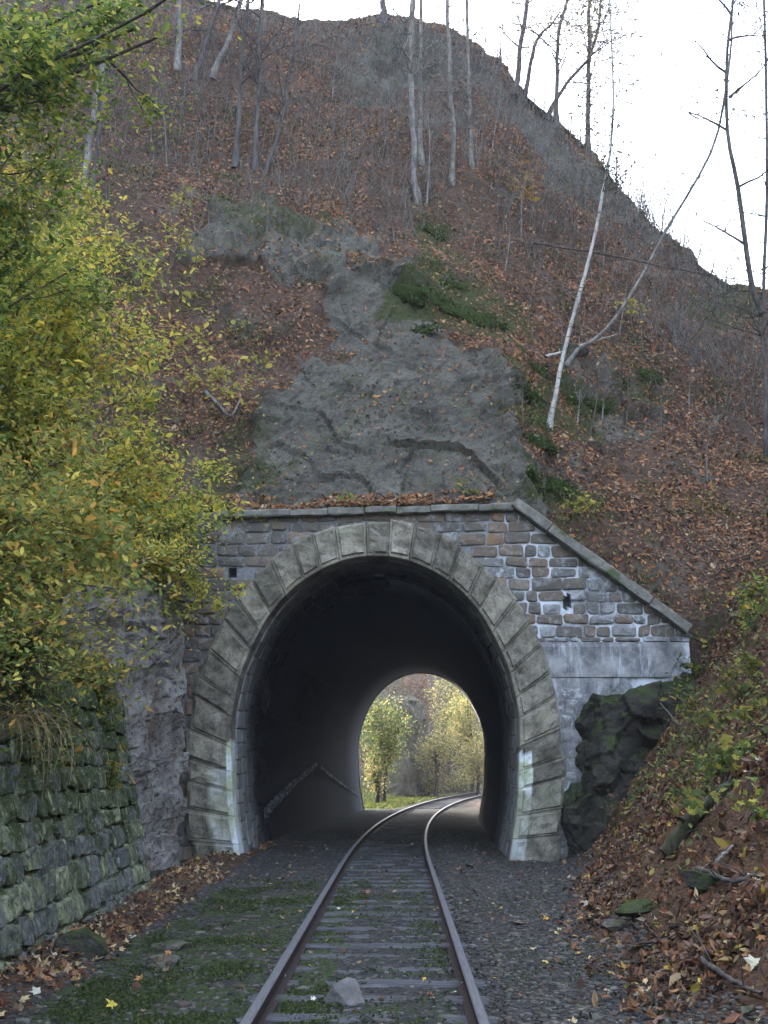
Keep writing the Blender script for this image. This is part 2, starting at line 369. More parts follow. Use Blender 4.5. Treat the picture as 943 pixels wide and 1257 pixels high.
# ------------------------------------------------------------------ layout functions
YP = 20.5                                           # portal face
def track_x(y):
    y = np.asarray(y, float); b = -.12 + .0135 * (y - 7)
    return b + np.where(y > 18, (np.maximum(y, 18) - 18) ** 2 / 500., 0)
def tunnel_x(y): return track_x(y) - .22 - .003 * (np.asarray(y) - YP)
def toe(y): return np.interp(y, [0, 8, 11, 14, 17, 20, 60], [1.75, 1.85, 2.1, 2.6, 3.15, 3.75, 4.2])
def bank_slope(y): return np.interp(y, [0, 8, 14, 20, 24], [.75, .8, 1.0, 1.4, 1.5])
def ground_z(x, y):
    x = np.asarray(x, float); y = np.asarray(y, float)
    tx = x - track_x(y)
    z = np.where(np.abs(tx) < .72, -.18, -.135) - .05 * sstep(1.3, 2.2, np.abs(tx))
    near = y < 46
    d = x - toe(y)
    k = .5 * (d + np.sqrt(d * d + .35))              # soft toe
    z = z + np.where(near, bank_slope(y) * (k - .12 * np.exp(-d * d)), 0)
    z = z + np.where(near, .16 * np.exp(-((x + 3.0) / .6) ** 2), 0)
    dl = np.interp(y, [14.7, 15.6, 19, 21], [-3.75, -5.4, -5.4, -4.6]) - x
    z = z + np.where(near, np.maximum(dl, 0) * 1.0 + 2.2 * sstep(0, .35, dl) + np.clip(y - 14, 0, 7) * .5 * sstep(0, .4, dl), 0)
    # beyond the tunnel: flat strip with a rising side on the right and a hill ahead
    dr = tx - 4.5
    z = z + np.where(~near, .9 * np.maximum(dr, 0), 0)
    dl2 = -4.2 - tx
    z = z + np.where(~near, .25 * np.maximum(dl2, 0), 0)
    return z

# ------------------------------------------------------------------ ground sheet
xs = np.unique(np.concatenate([np.linspace(-60, -8, 20), np.arange(-8, -3, .2), np.arange(-3, 6, .09), np.arange(6, 14, .25), np.linspace(14, 80, 20)]))
ys = np.unique(np.concatenate([np.linspace(-40, 4, 16), np.arange(4, 22, .1), np.arange(22, 62, .4), np.linspace(62, 150, 20)]))
X, Yg = np.meshgrid(xs, ys, indexing='ij'); Z = ground_z(X, Yg)
onb = sstep(.2, 1.2, X - toe(Yg)) * (Yg < 46)
Z = Z + fbm(X, Yg, 0, 3.5, 4, 5) * (.035 + .09 * onb) + fbm(X, Yg, 0, .8, 3, 9) * .22 * onb
gap = np.abs(np.abs(X - track_x(Yg)) - .75) < .16
Z = np.where(gap, np.minimum(Z, -.16), Z)
far_mask = Yg > 46.5
Vg = np.stack([X.ravel(), Yg.ravel(), Z.ravel()], 1)
litter = np.maximum(sstep(-.5, .5, X - toe(Yg)), sstep(.75, .3, np.abs(X + 3.05)) * (Yg > 5)) * (Yg < 46)
litter = np.where(Yg > 46.5, .45, litter)
tx = X - track_x(Yg)
moss = np.where((tx < -.35) & (tx > -2.4), .62, 0) * (Yg < 15) + np.where(np.abs(tx) < .7, .42, 0) * (Yg < 18.5) + np.where((tx > .9) & (tx < 2.2), .22, 0)
moss = np.where((X < -3.6), .55, moss); moss = np.where((Yg > 46.5) & (tx < -1.5), .75, moss); moss = np.where((Yg > 20.5) & (Yg < 46), 0, moss)
ground_me = mkmesh('ground', Vg, gridfaces(len(xs), len(ys)), [M['ground']], attrs=dict(litter=litter.ravel(), moss=moss.ravel()), smooth=True)
tag(link('ground', ground_me), kind='structure')
FG = gridfaces(len(xs), len(ys))

# ------------------------------------------------------------------ hillside over the tunnel
ctl = [(290, 618, 20.95), (450, 614, 20.95), (560, 612, 20.95), (622, 608, 20.95), (230, 620, 20.8), (150, 620, 20.5),
       (300, 592, 21.5), (450, 590, 21.5), (560, 588, 21.5), (615, 580, 21.5),
       (700, 655, 20.95), (740, 683, 20.95), (790, 715, 20.95), (845, 755, 20.95), (900, 735, 20.8), (943, 700, 20.8),
       (300, 500, 22.8), (300, 400, 24.5), (300, 300, 26.6), (300, 200, 29.7), (300, 100, 34.0), (300, 8, 38.8),
       (460, 470, 23.2), (460, 340, 25.6), (460, 250, 28.4), (460, 150, 33.4), (460, 80, 36.6), (460, 20, 39),
       (560, 470, 23.1), (560, 400, 24.7), (560, 300, 28), (560, 200, 31.6), (560, 100, 36), (560, 44, 39),
       (640, 540, 22.2), (640, 440, 24.4), (640, 340, 27.6), (640, 104, 39),
       (700, 560, 22.8), (700, 480, 25), (700, 400, 28), (700, 300, 32.2), (700, 200, 36.8), (700, 150, 39),
       (800, 640, 22.3), (800, 540, 24.6), (800, 440, 28), (800, 350, 33), (800, 262, 39),
       (943, 600, 24), (943, 500, 28.2), (943, 430, 33), (943, 362, 39),
       (120, 450, 22.8), (120, 300, 25.8), (120, 150, 30), (120, 0, 35.5), (120, -60, 39),
       (0, 620, 18.5), (0, 450, 21.5), (0, 250, 25.5), (0, 100, 29.5), (0, -130, 39), (-200, 450, 19), (-200, 200, 27), (-200, -200, 39),
       (1100, 700, 18), (1100, 560, 24), (1100, 470, 30), (1100, 410, 39), (750, 202, 39), (860, 318, 39), (600, 70, 39), (530, 28, 39), (380, 24, 39), (230, -14, 39)]
cp = np.array([tuple(P(*c)) for c in ctl]); EPS = 1.0
def phi(r2): return np.sqrt(r2 + EPS)
A = phi(((cp[:, None, :2] - cp[None, :, :2]) ** 2).sum(-1)); n = len(cp)
Q = np.hstack([np.ones((n, 1)), cp[:, :2]]); K = np.zeros((n + 3, n + 3)); K[:n, :n] = A + np.eye(n) * -.02; K[:n, n:] = Q; K[n:, :n] = Q.T
sol = np.linalg.solve(K, np.concatenate([cp[:, 2], np.zeros(3)]))
def hill_base(x, y):
    x = np.asarray(x, float).ravel(); y = np.asarray(y, float).ravel(); r = np.empty(len(x))
    for i in range(0, len(x), 20000):
        a, b = x[i:i + 20000], y[i:i + 20000]
        r[i:i + 20000] = phi((a[:, None] - cp[None, :, 0]) ** 2 + (b[:, None] - cp[None, :, 1]) ** 2) @ sol[:n] + sol[n] + a * sol[n + 1] + b * sol[n + 2]
    return r
hx = np.unique(np.concatenate([np.linspace(-26, -9, 40), np.arange(-9, -5.5, .11), np.arange(-5.5, 5.5, .065), np.arange(5.5, 9, .11), np.arange(9, 16, .18), np.linspace(16, 34, 50)]))
hy = np.unique(np.concatenate([np.arange(20.75, 26, .045), np.arange(26, 39.2, .13), np.linspace(39.2, 46.3, 36)]))
HX, HY = np.meshgrid(hx, hy, indexing='ij')
HZ = hill_base(HX, np.minimum(HY, 39)).reshape(HX.shape)
zr = HZ
back = np.maximum(HY - 39, 0); HZ = HZ - back * 1.2 - back ** 2 * .55
HZ = np.maximum(HZ, np.where(HY > 40, 6.9, -5))
HV = np.stack([HX.ravel(), HY.ravel(), HZ.ravel()], 1)
def poly_mask(px, py, poly, soft=0):
    """1 inside the outline (even-odd)"""
    ins = np.zeros(len(px), bool); n_ = len(poly)
    for i in range(n_):
        (x1, y1), (x2, y2) = poly[i], poly[(i + 1) % n_]
        if y1 == y2: continue
        c = ((y1 > py) != (y2 > py)) & (px < (x2 - x1) * (py - y1) / (y2 - y1) + x1); ins ^= c
    return ins.astype(float)
hpx, hpy = pix(HV)
wob = fbm(HV[:, 0], HV[:, 1], HV[:, 2], .55, 4, 31) * 45
wob = wob + fbm(HV[:, 0], HV[:, 1], HV[:, 2], 2.2, 4, 33) * 34
rx, ry = hpx + wob, hpy + fbm(HV[:, 0], HV[:, 1], HV[:, 2], .5, 4, 37) * 40
rock = poly_mask(rx, ry, [(270, 640), (300, 520), (335, 470), (370, 430), (395, 385), (400, 330), (430, 290), (490, 330), (525, 385), (580, 430), (625, 480), (650, 560), (660, 640)])
rock = np.maximum(rock, poly_mask(rx, ry, [(235, 345), (240, 285), (330, 255), (430, 270), (470, 330), (400, 350), (330, 345)]) * .9)
rock = np.maximum(rock, poly_mask(rx, ry, [(340, -60), (345, 30), (400, 60), (420, 110), (470, 150), (560, 170), (640, 150), (720, 270), (800, 330), (905, 372), (960, 330), (700, 90), (600, -60)]) * (.42 + .5 * sstep(-.2, .3, fbm(HV[:, 0], HV[:, 1], HV[:, 2], .33, 3, 401))))
rock = np.maximum(rock, poly_mask(rx, ry, [(690, 470), (720, 440), (790, 460), (830, 500), (800, 540), (720, 540)]) * .6)
rock = np.maximum(rock, poly_mask(rx, ry, [(620, 530), (690, 545), (740, 600), (700, 640), (640, 610)]) * .55)
mossm = np.zeros(len(HV))
for poly, v in [([(470, 350), (540, 340), (640, 390), (650, 430), (560, 410), (480, 385)], .85), ([(600, 440), (680, 450), (760, 500), (740, 540), (650, 530), (610, 490)], .75),
                ([(240, 610), (245, 500), (330, 480), (350, 560), (300, 620)], .45), ([(500, 260), (560, 280), (590, 330), (540, 320)], .7), ([(630, 560), (720, 600), (780, 660), (720, 650), (640, 610)], .6),
                ([(760, 450), (830, 460), (840, 500), (760, 490)], .6), ([(860, 330), (940, 360), (950, 390), (860, 370)], .8), ([(720, 640), (800, 680), (870, 760), (800, 700)], .6), ([(260, 250), (420, 250), (430, 290), (300, 300)], .5)]:
    mossm = np.maximum(mossm, poly_mask(rx, ry, poly) * v)
mossm = np.maximum(mossm + .1, poly_mask(rx, ry, [(300, 610), (330, 480), (400, 380), (470, 360), (600, 460), (625, 610)]) * .26)
def blur(a, k=2):
    a = a.reshape(HX.shape)
    for _ in range(k):
        b = np.pad(a, 1, mode='edge'); a = (b[:-2, 1:-1] + b[2:, 1:-1] + b[1:-1, :-2] + b[1:-1, 2:] + 2 * b[1:-1, 1:-1]) / 6
    return a.ravel()
for poly_ in ([(300, 360), (360, 350), (395, 385), (380, 430), (330, 420)], [(330, 400), (400, 400), (420, 430), (370, 450)], [(250, 470), (300, 480), (310, 510), (250, 510)], [(430, 330), (470, 335), (460, 360), (425, 350)]): rock = np.where(poly_mask(rx, ry, poly_) > 0, .12, rock)
rock = blur(rock, 3); mossm = blur(mossm, 3)
def gridnormals(V, shp):
    v = V.reshape(*shp, 3); a = np.gradient(v, axis=0); b = np.gradient(v, axis=1); nn = np.cross(a, b); nn /= np.linalg.norm(nn, axis=-1, keepdims=True) + 1e-9
    return nn.reshape(-1, 3)
HN = gridnormals(HV, HX.shape)
hx_, hy_, hz_ = HV.T
edge = sstep(20.75, 21.3, hy_)
top = sstep(27, 36, hy_)
slab = poly_mask(hpx, hpy, [(300, 610), (330, 500), (400, 380), (440, 340), (520, 380), (600, 460), (625, 610)]); slab = blur(slab, 8)
d = fbm(hx_, hy_, hz_, .28, 4, 3) * (.6 + .5 * top) * (1 - .7 * slab)
d += (ridged(hx_, hy_ * 1.2, hz_ * .8, .5, 5, 21) - .6) * (rock * (1 - slab)) * 1.5
d += (ridged(hx_, hy_, hz_, .7, 5, 27) - .6) * .12 * slab
# slab-like steps on the bare rock
q = (hz_ * .62 + hx_ * .35 + fbm(hx_, hy_, hz_, .35, 3, 41) * 1.6); fr = q - np.floor(q)
wa = fbm(hx_, hy_, hz_, .6, 3, 81) * .55; wb = fbm(hx_, hy_, hz_, .6, 3, 82) * .55
for sp1, sp2, sp3, thr, tlt in ((1.9, 1.4, 2.4, .08, .1), (.62, .47, .9, .05, .2), (.27, .22, .4, .028, .16)):
    f1 = (hx_ * .6 + hz_ * .8) / sp1 + wa / sp1; f2 = (hx_ * .86 - hz_ * .5) / sp2 + wb / sp2 + _hash(np.floor(f1), np.floor(f1) * 0, np.floor(f1) * 0, 5) * .8; f3 = (hx_ * .1 + hz_) / sp3
    c1, c2, c3 = np.floor(f1), np.floor(f2), np.floor(f3)
    h1 = _hash(c1, c2, c3, 11) * 2 - 1; h2 = _hash(c1, c2, c3, 12) * 2 - 1; h3 = _hash(c1, c2, c3, 13) * 2 - 1
    d += rock * thr * (1 - .3 * slab) * (h1 + 1.4 * h2 * (f1 - c1 - .5) + 1.4 * h3 * (f2 - c2 - .5))
d += fbm(hx_, hy_, hz_, 1.6, 4, 51) * (.14 - .09 * slab)
# cracks and ledges of the slab above the portal: (polyline in photo pixels, throw, width)
for line, dep, wd in [([(488, 549), (530, 547), (566, 551), (585, 570), (605, 590), (622, 612)], .15, 11), ([(395, 508), (408, 528), (418, 548), (440, 556)], .09, 8), ([(382, 400), (396, 405), (410, 412)], .05, 6), ([(484, 490), (500, 500), (530, 512), (552, 520)], .04, 6), ([(440, 400), (470, 430), (510, 455), (545, 478)], .03, 6)]:
    best = np.full(len(HV), 1e9); side = np.zeros(len(HV))
    for (x1, y1), (x2, y2) in zip(line[:-1], line[1:]):
        ex, ey = x2 - x1, y2 - y1; t = np.clip(((hpx - x1) * ex + (hpy - y1) * ey) / (ex * ex + ey * ey), 0, 1)
        dx, dy = hpx - x1 - t * ex, hpy - y1 - t * ey; dd = np.hypot(dx, dy); s = np.sign(ex * dy - ey * dx)
        side = np.where(dd < best, s, side); best = np.minimum(best, dd)
    up = (side < 0)
    d += np.where(up, dep * np.exp(-best / wd), -dep * .6 * np.exp(-best / 3.5))
d *= edge
d = np.where(hy_ > 39.3, d * .4, d)
HV = HV + HN * d[:, None]
HV[:, 1] = np.maximum(HV[:, 1], 20.72)
HF = gridfaces(len(hx), len(hy))
hill_me = mkmesh('hillside', HV, HF, [M['hill']], attrs=dict(rock=rock, moss=mossm), smooth=True)
hill_me.polygons.foreach_set('use_smooth', rock[HF].mean(1) < .45)
tag(link('hillside', hill_me), kind='structure')
r0 = np.arange(len(hx)) * len(hy); fr0 = HV[r0]; lo = fr0.copy(); lo[:, 2] -= 3.2; lo[:, 1] += .05; mi_ = fr0.copy(); mi_[:, 2] -= 1.4; mi_[:, 1] += fbm(mi_[:, 0], 0, 0, 1.1, 3, 5) * .25 + .1; ok_ = (fr0[:, 0] > 6.15)
sk = np.concatenate([np.stack([fr0[ok_], mi_[ok_], lo[ok_]], 1).reshape(-1, 3)])
tag(link('earth_bank', mkmesh('earth_bank', sk, gridfaces(int(ok_.sum()), 3), [M['hill']], attrs=dict(rock=np.full(len(sk), .3), moss=np.full(len(sk), .4)), smooth=True)), kind='structure')
bvh_h = BVHTree.FromPolygons([tuple(v) for v in HV], [tuple(f) for f in HF.tolist()])
bvh_g = BVHTree.FromPolygons([tuple(v) for v in Vg], [tuple(f) for f in FG.tolist()])
def ray(px, py):
    o = Vector((0, 0, CAM_H)); dr = (P(px, py, 10) - o).normalized(); best = None
    for b in (bvh_h, bvh_g):
        h = b.ray_cast(o, dr)
        if h[0] is not None and (best is None or h[3] < best[1]): best = (h[0], h[3], h[1])
    if best is None: return ray(px, py + 6)
    return best[0], (best[2] if best[2].z > 0 else -best[2])
def ground_at(x, y):
    h = bvh_g.ray_cast(Vector((x, y, 60)), Vector((0, 0, -1))); return h[0].z if h[0] else 0.

# ------------------------------------------------------------------ railway tunnel
tun = empty('railway_tunnel', (float(tunnel_x(YP)), YP, 0), 'old stone railway tunnel with rusticated arch under the rocky hill', 'tunnel')
CX = 461
def half(pts, Y):
    out = []
    for py, hw in pts:
        p = P(CX + hw, py, Y); c = P(CX, py, Y); out.append((p.x - c.x, p.z))
    return np.array(out)
intr = half([(1062, 163), (1040, 166.5), (987, 173.5), (938, 175.5), (905, 176), (874, 174.5), (838, 167), (815, 160), (791, 149), (765, 135.5), (740, 117), (718, 94), (702, 69), (690, 42), (685, 18), (684, 0)], YP)
extr = half([(1062, 223), (1040, 226), (980, 231), (918, 231), (860, 224.5), (820, 214), (790, 203), (766, 191), (738, 172), (710, 148), (683, 120), (661, 88), (648, 56), (641, 22), (640, 0)], YP)
def full(h, n):
    h = arclen(smoothline(h, 120), 200); h[-1, 0] = 0
    l = h.copy(); l[:, 0] *= -1
    return arclen(np.vstack([l, h[::-1][1:]]), n)
NV = 33
I_ = full(intr, NV * 8 + 1); E_ = full(extr, NV * 8 + 1)
x0 = P(CX, 900, YP).x
I_[:, 0] += x0; E_[:, 0] += x0
jit = np.concatenate([[0], RNG.uniform(-1.5, 1.5, NV - 1), [0]])
for k in range(NV):
    a, b = k * 8 + jit[k], (k + 1) * 8 + jit[k + 1]
    nu, nv = 11, 17
    us = np.array([.008, .022, .085, .13, .3, .5, .7, .87, .915, .978, .992]); vs = np.array([0, .02, .085, .1, .12, .2, .27, .3, .38, .46, .56, .66, .76, .86, .9, .96, .985])
    idx = np.arange(NV * 8 + 1)
    V = []; pt = []
    thick = 1 + RNG.uniform(-.05, .06)
    for u in us:
        q = a + (b - a) * u
        pi = np.array([np.interp(q, idx, I_[:, 0]), np.interp(q, idx, I_[:, 1])]); pe = np.array([np.interp(q, idx, E_[:, 0]), np.interp(q, idx, E_[:, 1])])
        for v in vs:
            p = pi + (pe - pi) * v * thick
            ring = (u in (us[0], us[-1])) or (v in (vs[0], vs[-1]))
            margin = u < .1 or u > .9 or v < .11 or v > .95
            bx = .012 if ring else (.03 if margin else .075)
            nz = (0 if ring else fbm(p[0], k * 3.1, p[1], 7, 3, 78) * .014) if margin or ring else fbm(p[0] * 1., k * 3.1, p[1], 4.5, 4, 77) * .075
            V.append((p[0], 20.40 - bx - nz, p[1]))
            side = -1 if p[0] < x0 else 1
            tall = 2.05 if side < 0 else 1.85
            pw = 0.
            if -.1 < p[1] < tall:
                if side < 0: pw = 1. if v <= .1 else (.42 if v <= .46 and p[1] < tall - .5 else 0)
                else: pw = (1. if p[1] > 1.15 else .5) if v <= .28 else 0
            pt.append(pw)
    V = np.array(V); F = gridfaces(nu, nv)
    nfr = len(V)
    # sides: ring of boundary verts extruded back
    bd = [i * nv for i in range(nu)] + [(nu - 1) * nv + j for j in range(1, nv)] + [i * nv + nv - 1 for i in range(nu - 2, -1, -1)] + [j for j in range(nv - 2, 0, -1)]
    Bk = V[bd].copy(); Bk[:, 1] = 20.95
    V2 = np.vstack([V, Bk]); m_ = len(bd)
    F2 = np.array([(bd[i], nfr + i, nfr + (i + 1) % m_, bd[(i + 1) % m_]) for i in range(m_)])
    bp = [pt[i] if (V[i, 0] - x0) < 0 else 0. for i in bd]
    me = mkmesh('voussoir', V2, [F[:, ::-1], F2], [M['vous']], attrs=dict(paint=np.concatenate([pt, bp])))
    keep(link('voussoir', me), tun)
# lining barrel
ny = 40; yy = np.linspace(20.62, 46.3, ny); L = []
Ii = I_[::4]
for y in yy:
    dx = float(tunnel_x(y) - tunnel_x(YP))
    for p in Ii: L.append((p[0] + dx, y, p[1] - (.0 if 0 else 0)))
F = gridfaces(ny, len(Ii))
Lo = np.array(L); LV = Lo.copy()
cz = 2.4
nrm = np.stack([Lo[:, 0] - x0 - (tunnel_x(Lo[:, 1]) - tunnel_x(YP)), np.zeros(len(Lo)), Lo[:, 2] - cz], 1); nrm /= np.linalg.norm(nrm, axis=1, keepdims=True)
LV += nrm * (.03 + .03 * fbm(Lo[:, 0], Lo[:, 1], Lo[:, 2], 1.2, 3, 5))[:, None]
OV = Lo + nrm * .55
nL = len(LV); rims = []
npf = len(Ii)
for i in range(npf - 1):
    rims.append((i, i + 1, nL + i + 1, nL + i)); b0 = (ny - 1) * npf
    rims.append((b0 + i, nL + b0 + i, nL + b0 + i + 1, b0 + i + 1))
keep(link('lining', mkmesh('lining', np.vstack([LV, OV]), [F, F[:, ::-1] + nL, np.array(rims)], [M['soot_shade']], smooth=True)), tun)
# far end wall round the opening
fo = []; dx = float(tunnel_x(46.3) - tunnel_x(YP))
for p, e in zip(I_[::8], E_[::8]):
    for y in (46.3, 46.62):
        fo += [(p[0] + dx, y, p[1]), (e[0] + dx, y, e[1] + (.2))]
fo = np.array(fo); ff = []
for i in range(len(I_[::8]) - 1):
    a, b = i * 4, i * 4 + 4
    ff += [(a, b, b + 1, a + 1), (a + 2, a + 3, b + 3, b + 2), (a, a + 2, b + 2, b), (a + 1, b + 1, b + 3, a + 3)]
keep(link('far_arch_ring', mkmesh('far_arch_ring', fo, np.array(ff), [M['plaster']])), tun)
# lining blocks of the first rings, on both sides up to the haunch
def lin_pt(q, y, off):
    q = min(max(q, 0), len(I_) - 1); idx = np.arange(len(I_))
    x = float(np.interp(q, idx, I_[:, 0])); z = float(np.interp(q, idx, I_[:, 1]))
    q2 = min(q + .5, len(I_) - 1); q1 = q2 - 1
    tx_ = np.interp(q2, idx, I_[:, 0]) - np.interp(q1, idx, I_[:, 0]); tz = np.interp(q2, idx, I_[:, 1]) - np.interp(q1, idx, I_[:, 1]); l = math.hypot(tx_, tz)
    nx, nz = tz / l, -tx_ / l                        # inward
    if (x0 - x) * nx + (2.2 - z) * nz < 0: nx, nz = -nx, -nz
    return (x + nx * off + float(tunnel_x(y) - tunnel_x(YP)), y, z + nz * off)
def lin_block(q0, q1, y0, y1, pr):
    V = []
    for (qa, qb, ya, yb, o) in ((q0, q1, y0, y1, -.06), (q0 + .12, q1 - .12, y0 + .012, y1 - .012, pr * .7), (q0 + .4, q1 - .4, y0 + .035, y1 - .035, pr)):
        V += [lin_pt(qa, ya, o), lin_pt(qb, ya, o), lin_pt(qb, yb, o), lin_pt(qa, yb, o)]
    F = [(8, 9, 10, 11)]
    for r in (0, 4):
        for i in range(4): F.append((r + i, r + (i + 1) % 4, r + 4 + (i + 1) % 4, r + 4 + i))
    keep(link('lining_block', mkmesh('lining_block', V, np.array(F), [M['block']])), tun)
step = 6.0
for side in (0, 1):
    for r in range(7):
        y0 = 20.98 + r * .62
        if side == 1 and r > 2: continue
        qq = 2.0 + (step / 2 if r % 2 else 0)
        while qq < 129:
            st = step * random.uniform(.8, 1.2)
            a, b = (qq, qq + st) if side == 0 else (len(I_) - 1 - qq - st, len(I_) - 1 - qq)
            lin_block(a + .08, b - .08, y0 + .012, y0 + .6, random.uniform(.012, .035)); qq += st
# painted guide lines inside: up to the refuge and down again
def on_left(px, py):
    """point of the left lining wall seen at px, py"""
    o = Vector((0, 0, CAM_H)); dr = P(px, py, 30) - o; best = None
    for s in np.linspace(.55, 1.55, 800):
        p = o + dr * s; z = p.z
        il = I_[:len(I_) // 2]; xw = float(np.interp(z, il[:, 1], il[:, 0])) + float(tunnel_x(p.y) - tunnel_x(YP))
        e = abs(p.x - xw)
        if best is None or e < best[0]: best = (e, p.y, z)
    return best[1], best[2]
ya, za = on_left(322, 1000); yb, zb = on_left(388, 938); yc, zc_ = on_left(440, 976)
il = I_[:len(I_) // 2]
def wall_left(y, z, off): return (float(np.interp(z, il[:, 1], il[:, 0])) + float(tunnel_x(y) - tunnel_x(YP)) + off, y, z)
for (y1, z1, y2, z2, wd) in ((ya, za, yb, zb, .26), (yb + .9, zb - .1, yc, zc_, .12)):
    V = []; nn = 40
    for i in range(nn):
        t = i / (nn - 1); y = y1 + (y2 - y1) * t; z = z1 + (z2 - z1) * t; k = wd * (1 - .35 * t) * random.uniform(.6, 1.15)
        for o_, dz in ((.035, -k / 2), (.045, -k / 2), (.045, k / 2), (.035, k / 2)): V.append(wall_left(y, z + dz, o_))
    F = gridfaces(nn, 4)
    keep(link('painted_line', mkmesh('painted_line', V, F, [M['paint']])), tun)
# spandrel wall (mortar backing), coping line and stones
pTL, pTR = P(228, 637, YP), P(632, 627, YP); pCR = P(846, 776, YP)
def ztop(x):
    return float(np.interp(x, [pTL.x, pTR.x, pCR.x], [pTL.z, pTR.z, pCR.z]))
xl, xr = P(218, 800, YP).x, P(846, 776, YP).x
zbt, zbb = P(760, 788, YP).z, P(760, 831, YP).z      # smooth band
def in_ring(x, z, e=0.):
    """inside the arch ring, grown by e"""
    if z > E_[:, 1].max() + e: return False
    h = E_[:len(E_) // 2 + 1]; hw = x0 - float(np.interp(z, h[:, 1], h[:, 0])); return abs(x - x0) < hw + e
ncol, nrow = 120, 70; wx = np.linspace(xl, xr, ncol); V = []; 
for x in wx:
    zt = ztop(x); zb = -.6
    for j in range(nrow): V.append((x, 20.56, zb + (zt - zb) * j / (nrow - 1)))
V = np.array(V); F = gridfaces(ncol, nrow); c = V[F].mean(1)
keepf = np.array([not in_ring(p[0], p[2], -.42) for p in c]); hole0 = P(697, 737, YP); hole1 = P(283, 704, YP)
keepf &= ~(((np.abs(c[:, 0] - hole0.x) < .1) & (np.abs(c[:, 2] - hole0.z) < .14)) | ((np.abs(c[:, 0] - hole1.x) < .08) & (np.abs(c[:, 2] - hole1.z) < .1))); F = F[keepf]
used = np.unique(F); remap = -np.ones(len(V), int); remap[used] = np.arange(len(used)); V = V[used]; F = remap[F]
V[:, 1] += fbm(V[:, 0], 0, V[:, 2], 3, 3, 8) * .012
wall_me = mkmesh('spandrel_wall', V, F, [M['mortar']])
wo = keep(link('spandrel_wall', wall_me), tun)
md = wo.modifiers.new('thickness', 'SOLIDIFY'); md.thickness = .3; md.offset = -1 if wall_me.polygons[0].normal.y < 0 else 1
def clip_poly(poly, nx, nz, d):
    """keep nx*x + nz*z <= d"""
    out = []
    for i in range(len(poly)):
        a, b = poly[i], poly[(i + 1) % len(poly)]; da, db = nx * a[0] + nz * a[1] - d, nx * b[0] + nz * b[1] - d
        if da <= 0: out.append(a)
        if (da < 0) != (db < 0) and abs(da - db) > 1e-9:
            t = da / (da - db); out.append((a[0] + (b[0] - a[0]) * t, a[1] + (b[1] - a[1]) * t))
    return out
def area(p): return .5 * sum(p[i][0] * p[(i + 1) % len(p)][1] - p[(i + 1) % len(p)][0] * p[i][1] for i in range(len(p)))
nstone = 0
def wall_stone(poly, yface, mat_, proud, name='stone', parent=tun):
    global nstone
    if abs(area(poly)) < .008: return
    # round corners
    rp = []
    for i in range(len(poly)):
        a, b, c = poly[i - 1], poly[i], poly[(i + 1) % len(poly)]
        for o_ in (a, c):
            l = math.hypot(o_[0] - b[0], o_[1] - b[1]); t = min(.3, random.uniform(.02, .05) / max(l, .01)); rp.append((b[0] + (o_[0] - b[0]) * t, b[1] + (o_[1] - b[1]) * t))
    cx = sum(p[0] for p in rp) / len(rp); cz_ = sum(p[1] for p in rp) / len(rp); m_ = len(rp)
    V = [(p[0], yface + .05, p[1]) for p in rp]
    V += [(p[0], yface - proud * .55, p[1]) for p in rp]
    V += [(cx + (p[0] - cx) * .86, yface - proud * random.uniform(.75, 1.2), cz_ + (p[1] - cz_) * .82) for p in rp]
    V.append((cx + random.uniform(-.03, .03), yface - proud * random.uniform(1, 1.5), cz_))
    sg = 1 if area(rp) > 0 else -1
    Q_ = [(r * m_ + i, r * m_ + (i + 1) % m_, (r + 1) * m_ + (i + 1) % m_, (r + 1) * m_ + i) for r in (0, 1) for i in range(m_)]
    T_ = [(2 * m_ + i, 2 * m_ + (i + 1) % m_, 3 * m_) for i in range(m_)]
    me = mkmesh(name, V, [np.array(Q_), np.array(T_)], [mat_]); 
    keep(link(name, me), parent); nstone += 1
sl = (pCR.z - pTR.z) / (pCR.x - pTR.x); L_ = math.hypot(1, sl); cnx, cnz = -sl / L_, 1 / L_; cdd = cnx * pTR.x + cnz * pTR.z - .015
z = pTR.z + .02
hole = P(697, 737, YP)
while z > -.35:
    h = random.uniform(.2, .31); x = xl + random.uniform(-.2, 0); zc0 = z - h
    while x < xr:
        wd = random.uniform(.22, .56) * (1.15 if z > zbt + 1.2 else 1)
        a = [(x + .016, zc0 + .014), (x + wd - .016, zc0 + .014), (x + wd - .016, z - .014), (x + .016, z - .014)]
        a = [(p[0] + random.uniform(-.022, .022), p[1] + random.uniform(-.032, .032)) for p in a]
        cx, cz_ = x + wd / 2, z - h / 2; x += wd
        if all(in_ring(p[0], p[1], -.25) for p in a) or in_ring(cx, cz_, -.3): continue
        if any(in_ring(p[0], p[1], -.6) for p in a): continue
        a = clip_poly(a, 0, 1, max(pTL.z, pTR.z) - .03) if cx < pTR.x else a
        a = clip_poly(a, cnx, cnz, cdd)
        if len(a) < 3: continue
        right = cx > x0
        if right and min(p[1] for p in a) < zbt: 
            if max(p[1] for p in a) > zbb + .02:
                a = clip_poly(a, 0, -1, -zbt - .01)
                if len(a) < 3: continue
            elif cx > P(712, 900, YP).x: continue
        if abs(cx - P(283, 704, YP).x) < wd / 2 + .05 and abs(cz_ - P(283, 704, YP).z) < .2: continue
        if abs(cx - hole.x) < wd / 2 + .07 and abs(cz_ - hole.z) < .2 and right:
            a = clip_poly(a, 1, 0, hole.x - .07) if cx < hole.x else clip_poly(a, -1, 0, -hole.x - .07)
            if len(a) < 3: continue
        white = right and (random.random() < .35 if cx > 3.0 else random.random() < .12) or (right and cz_ < zbb) 
        wall_stone(a, 20.55, M['whitestone'] if white else M['stone'], random.uniform(.02, .05))
    z = zc0
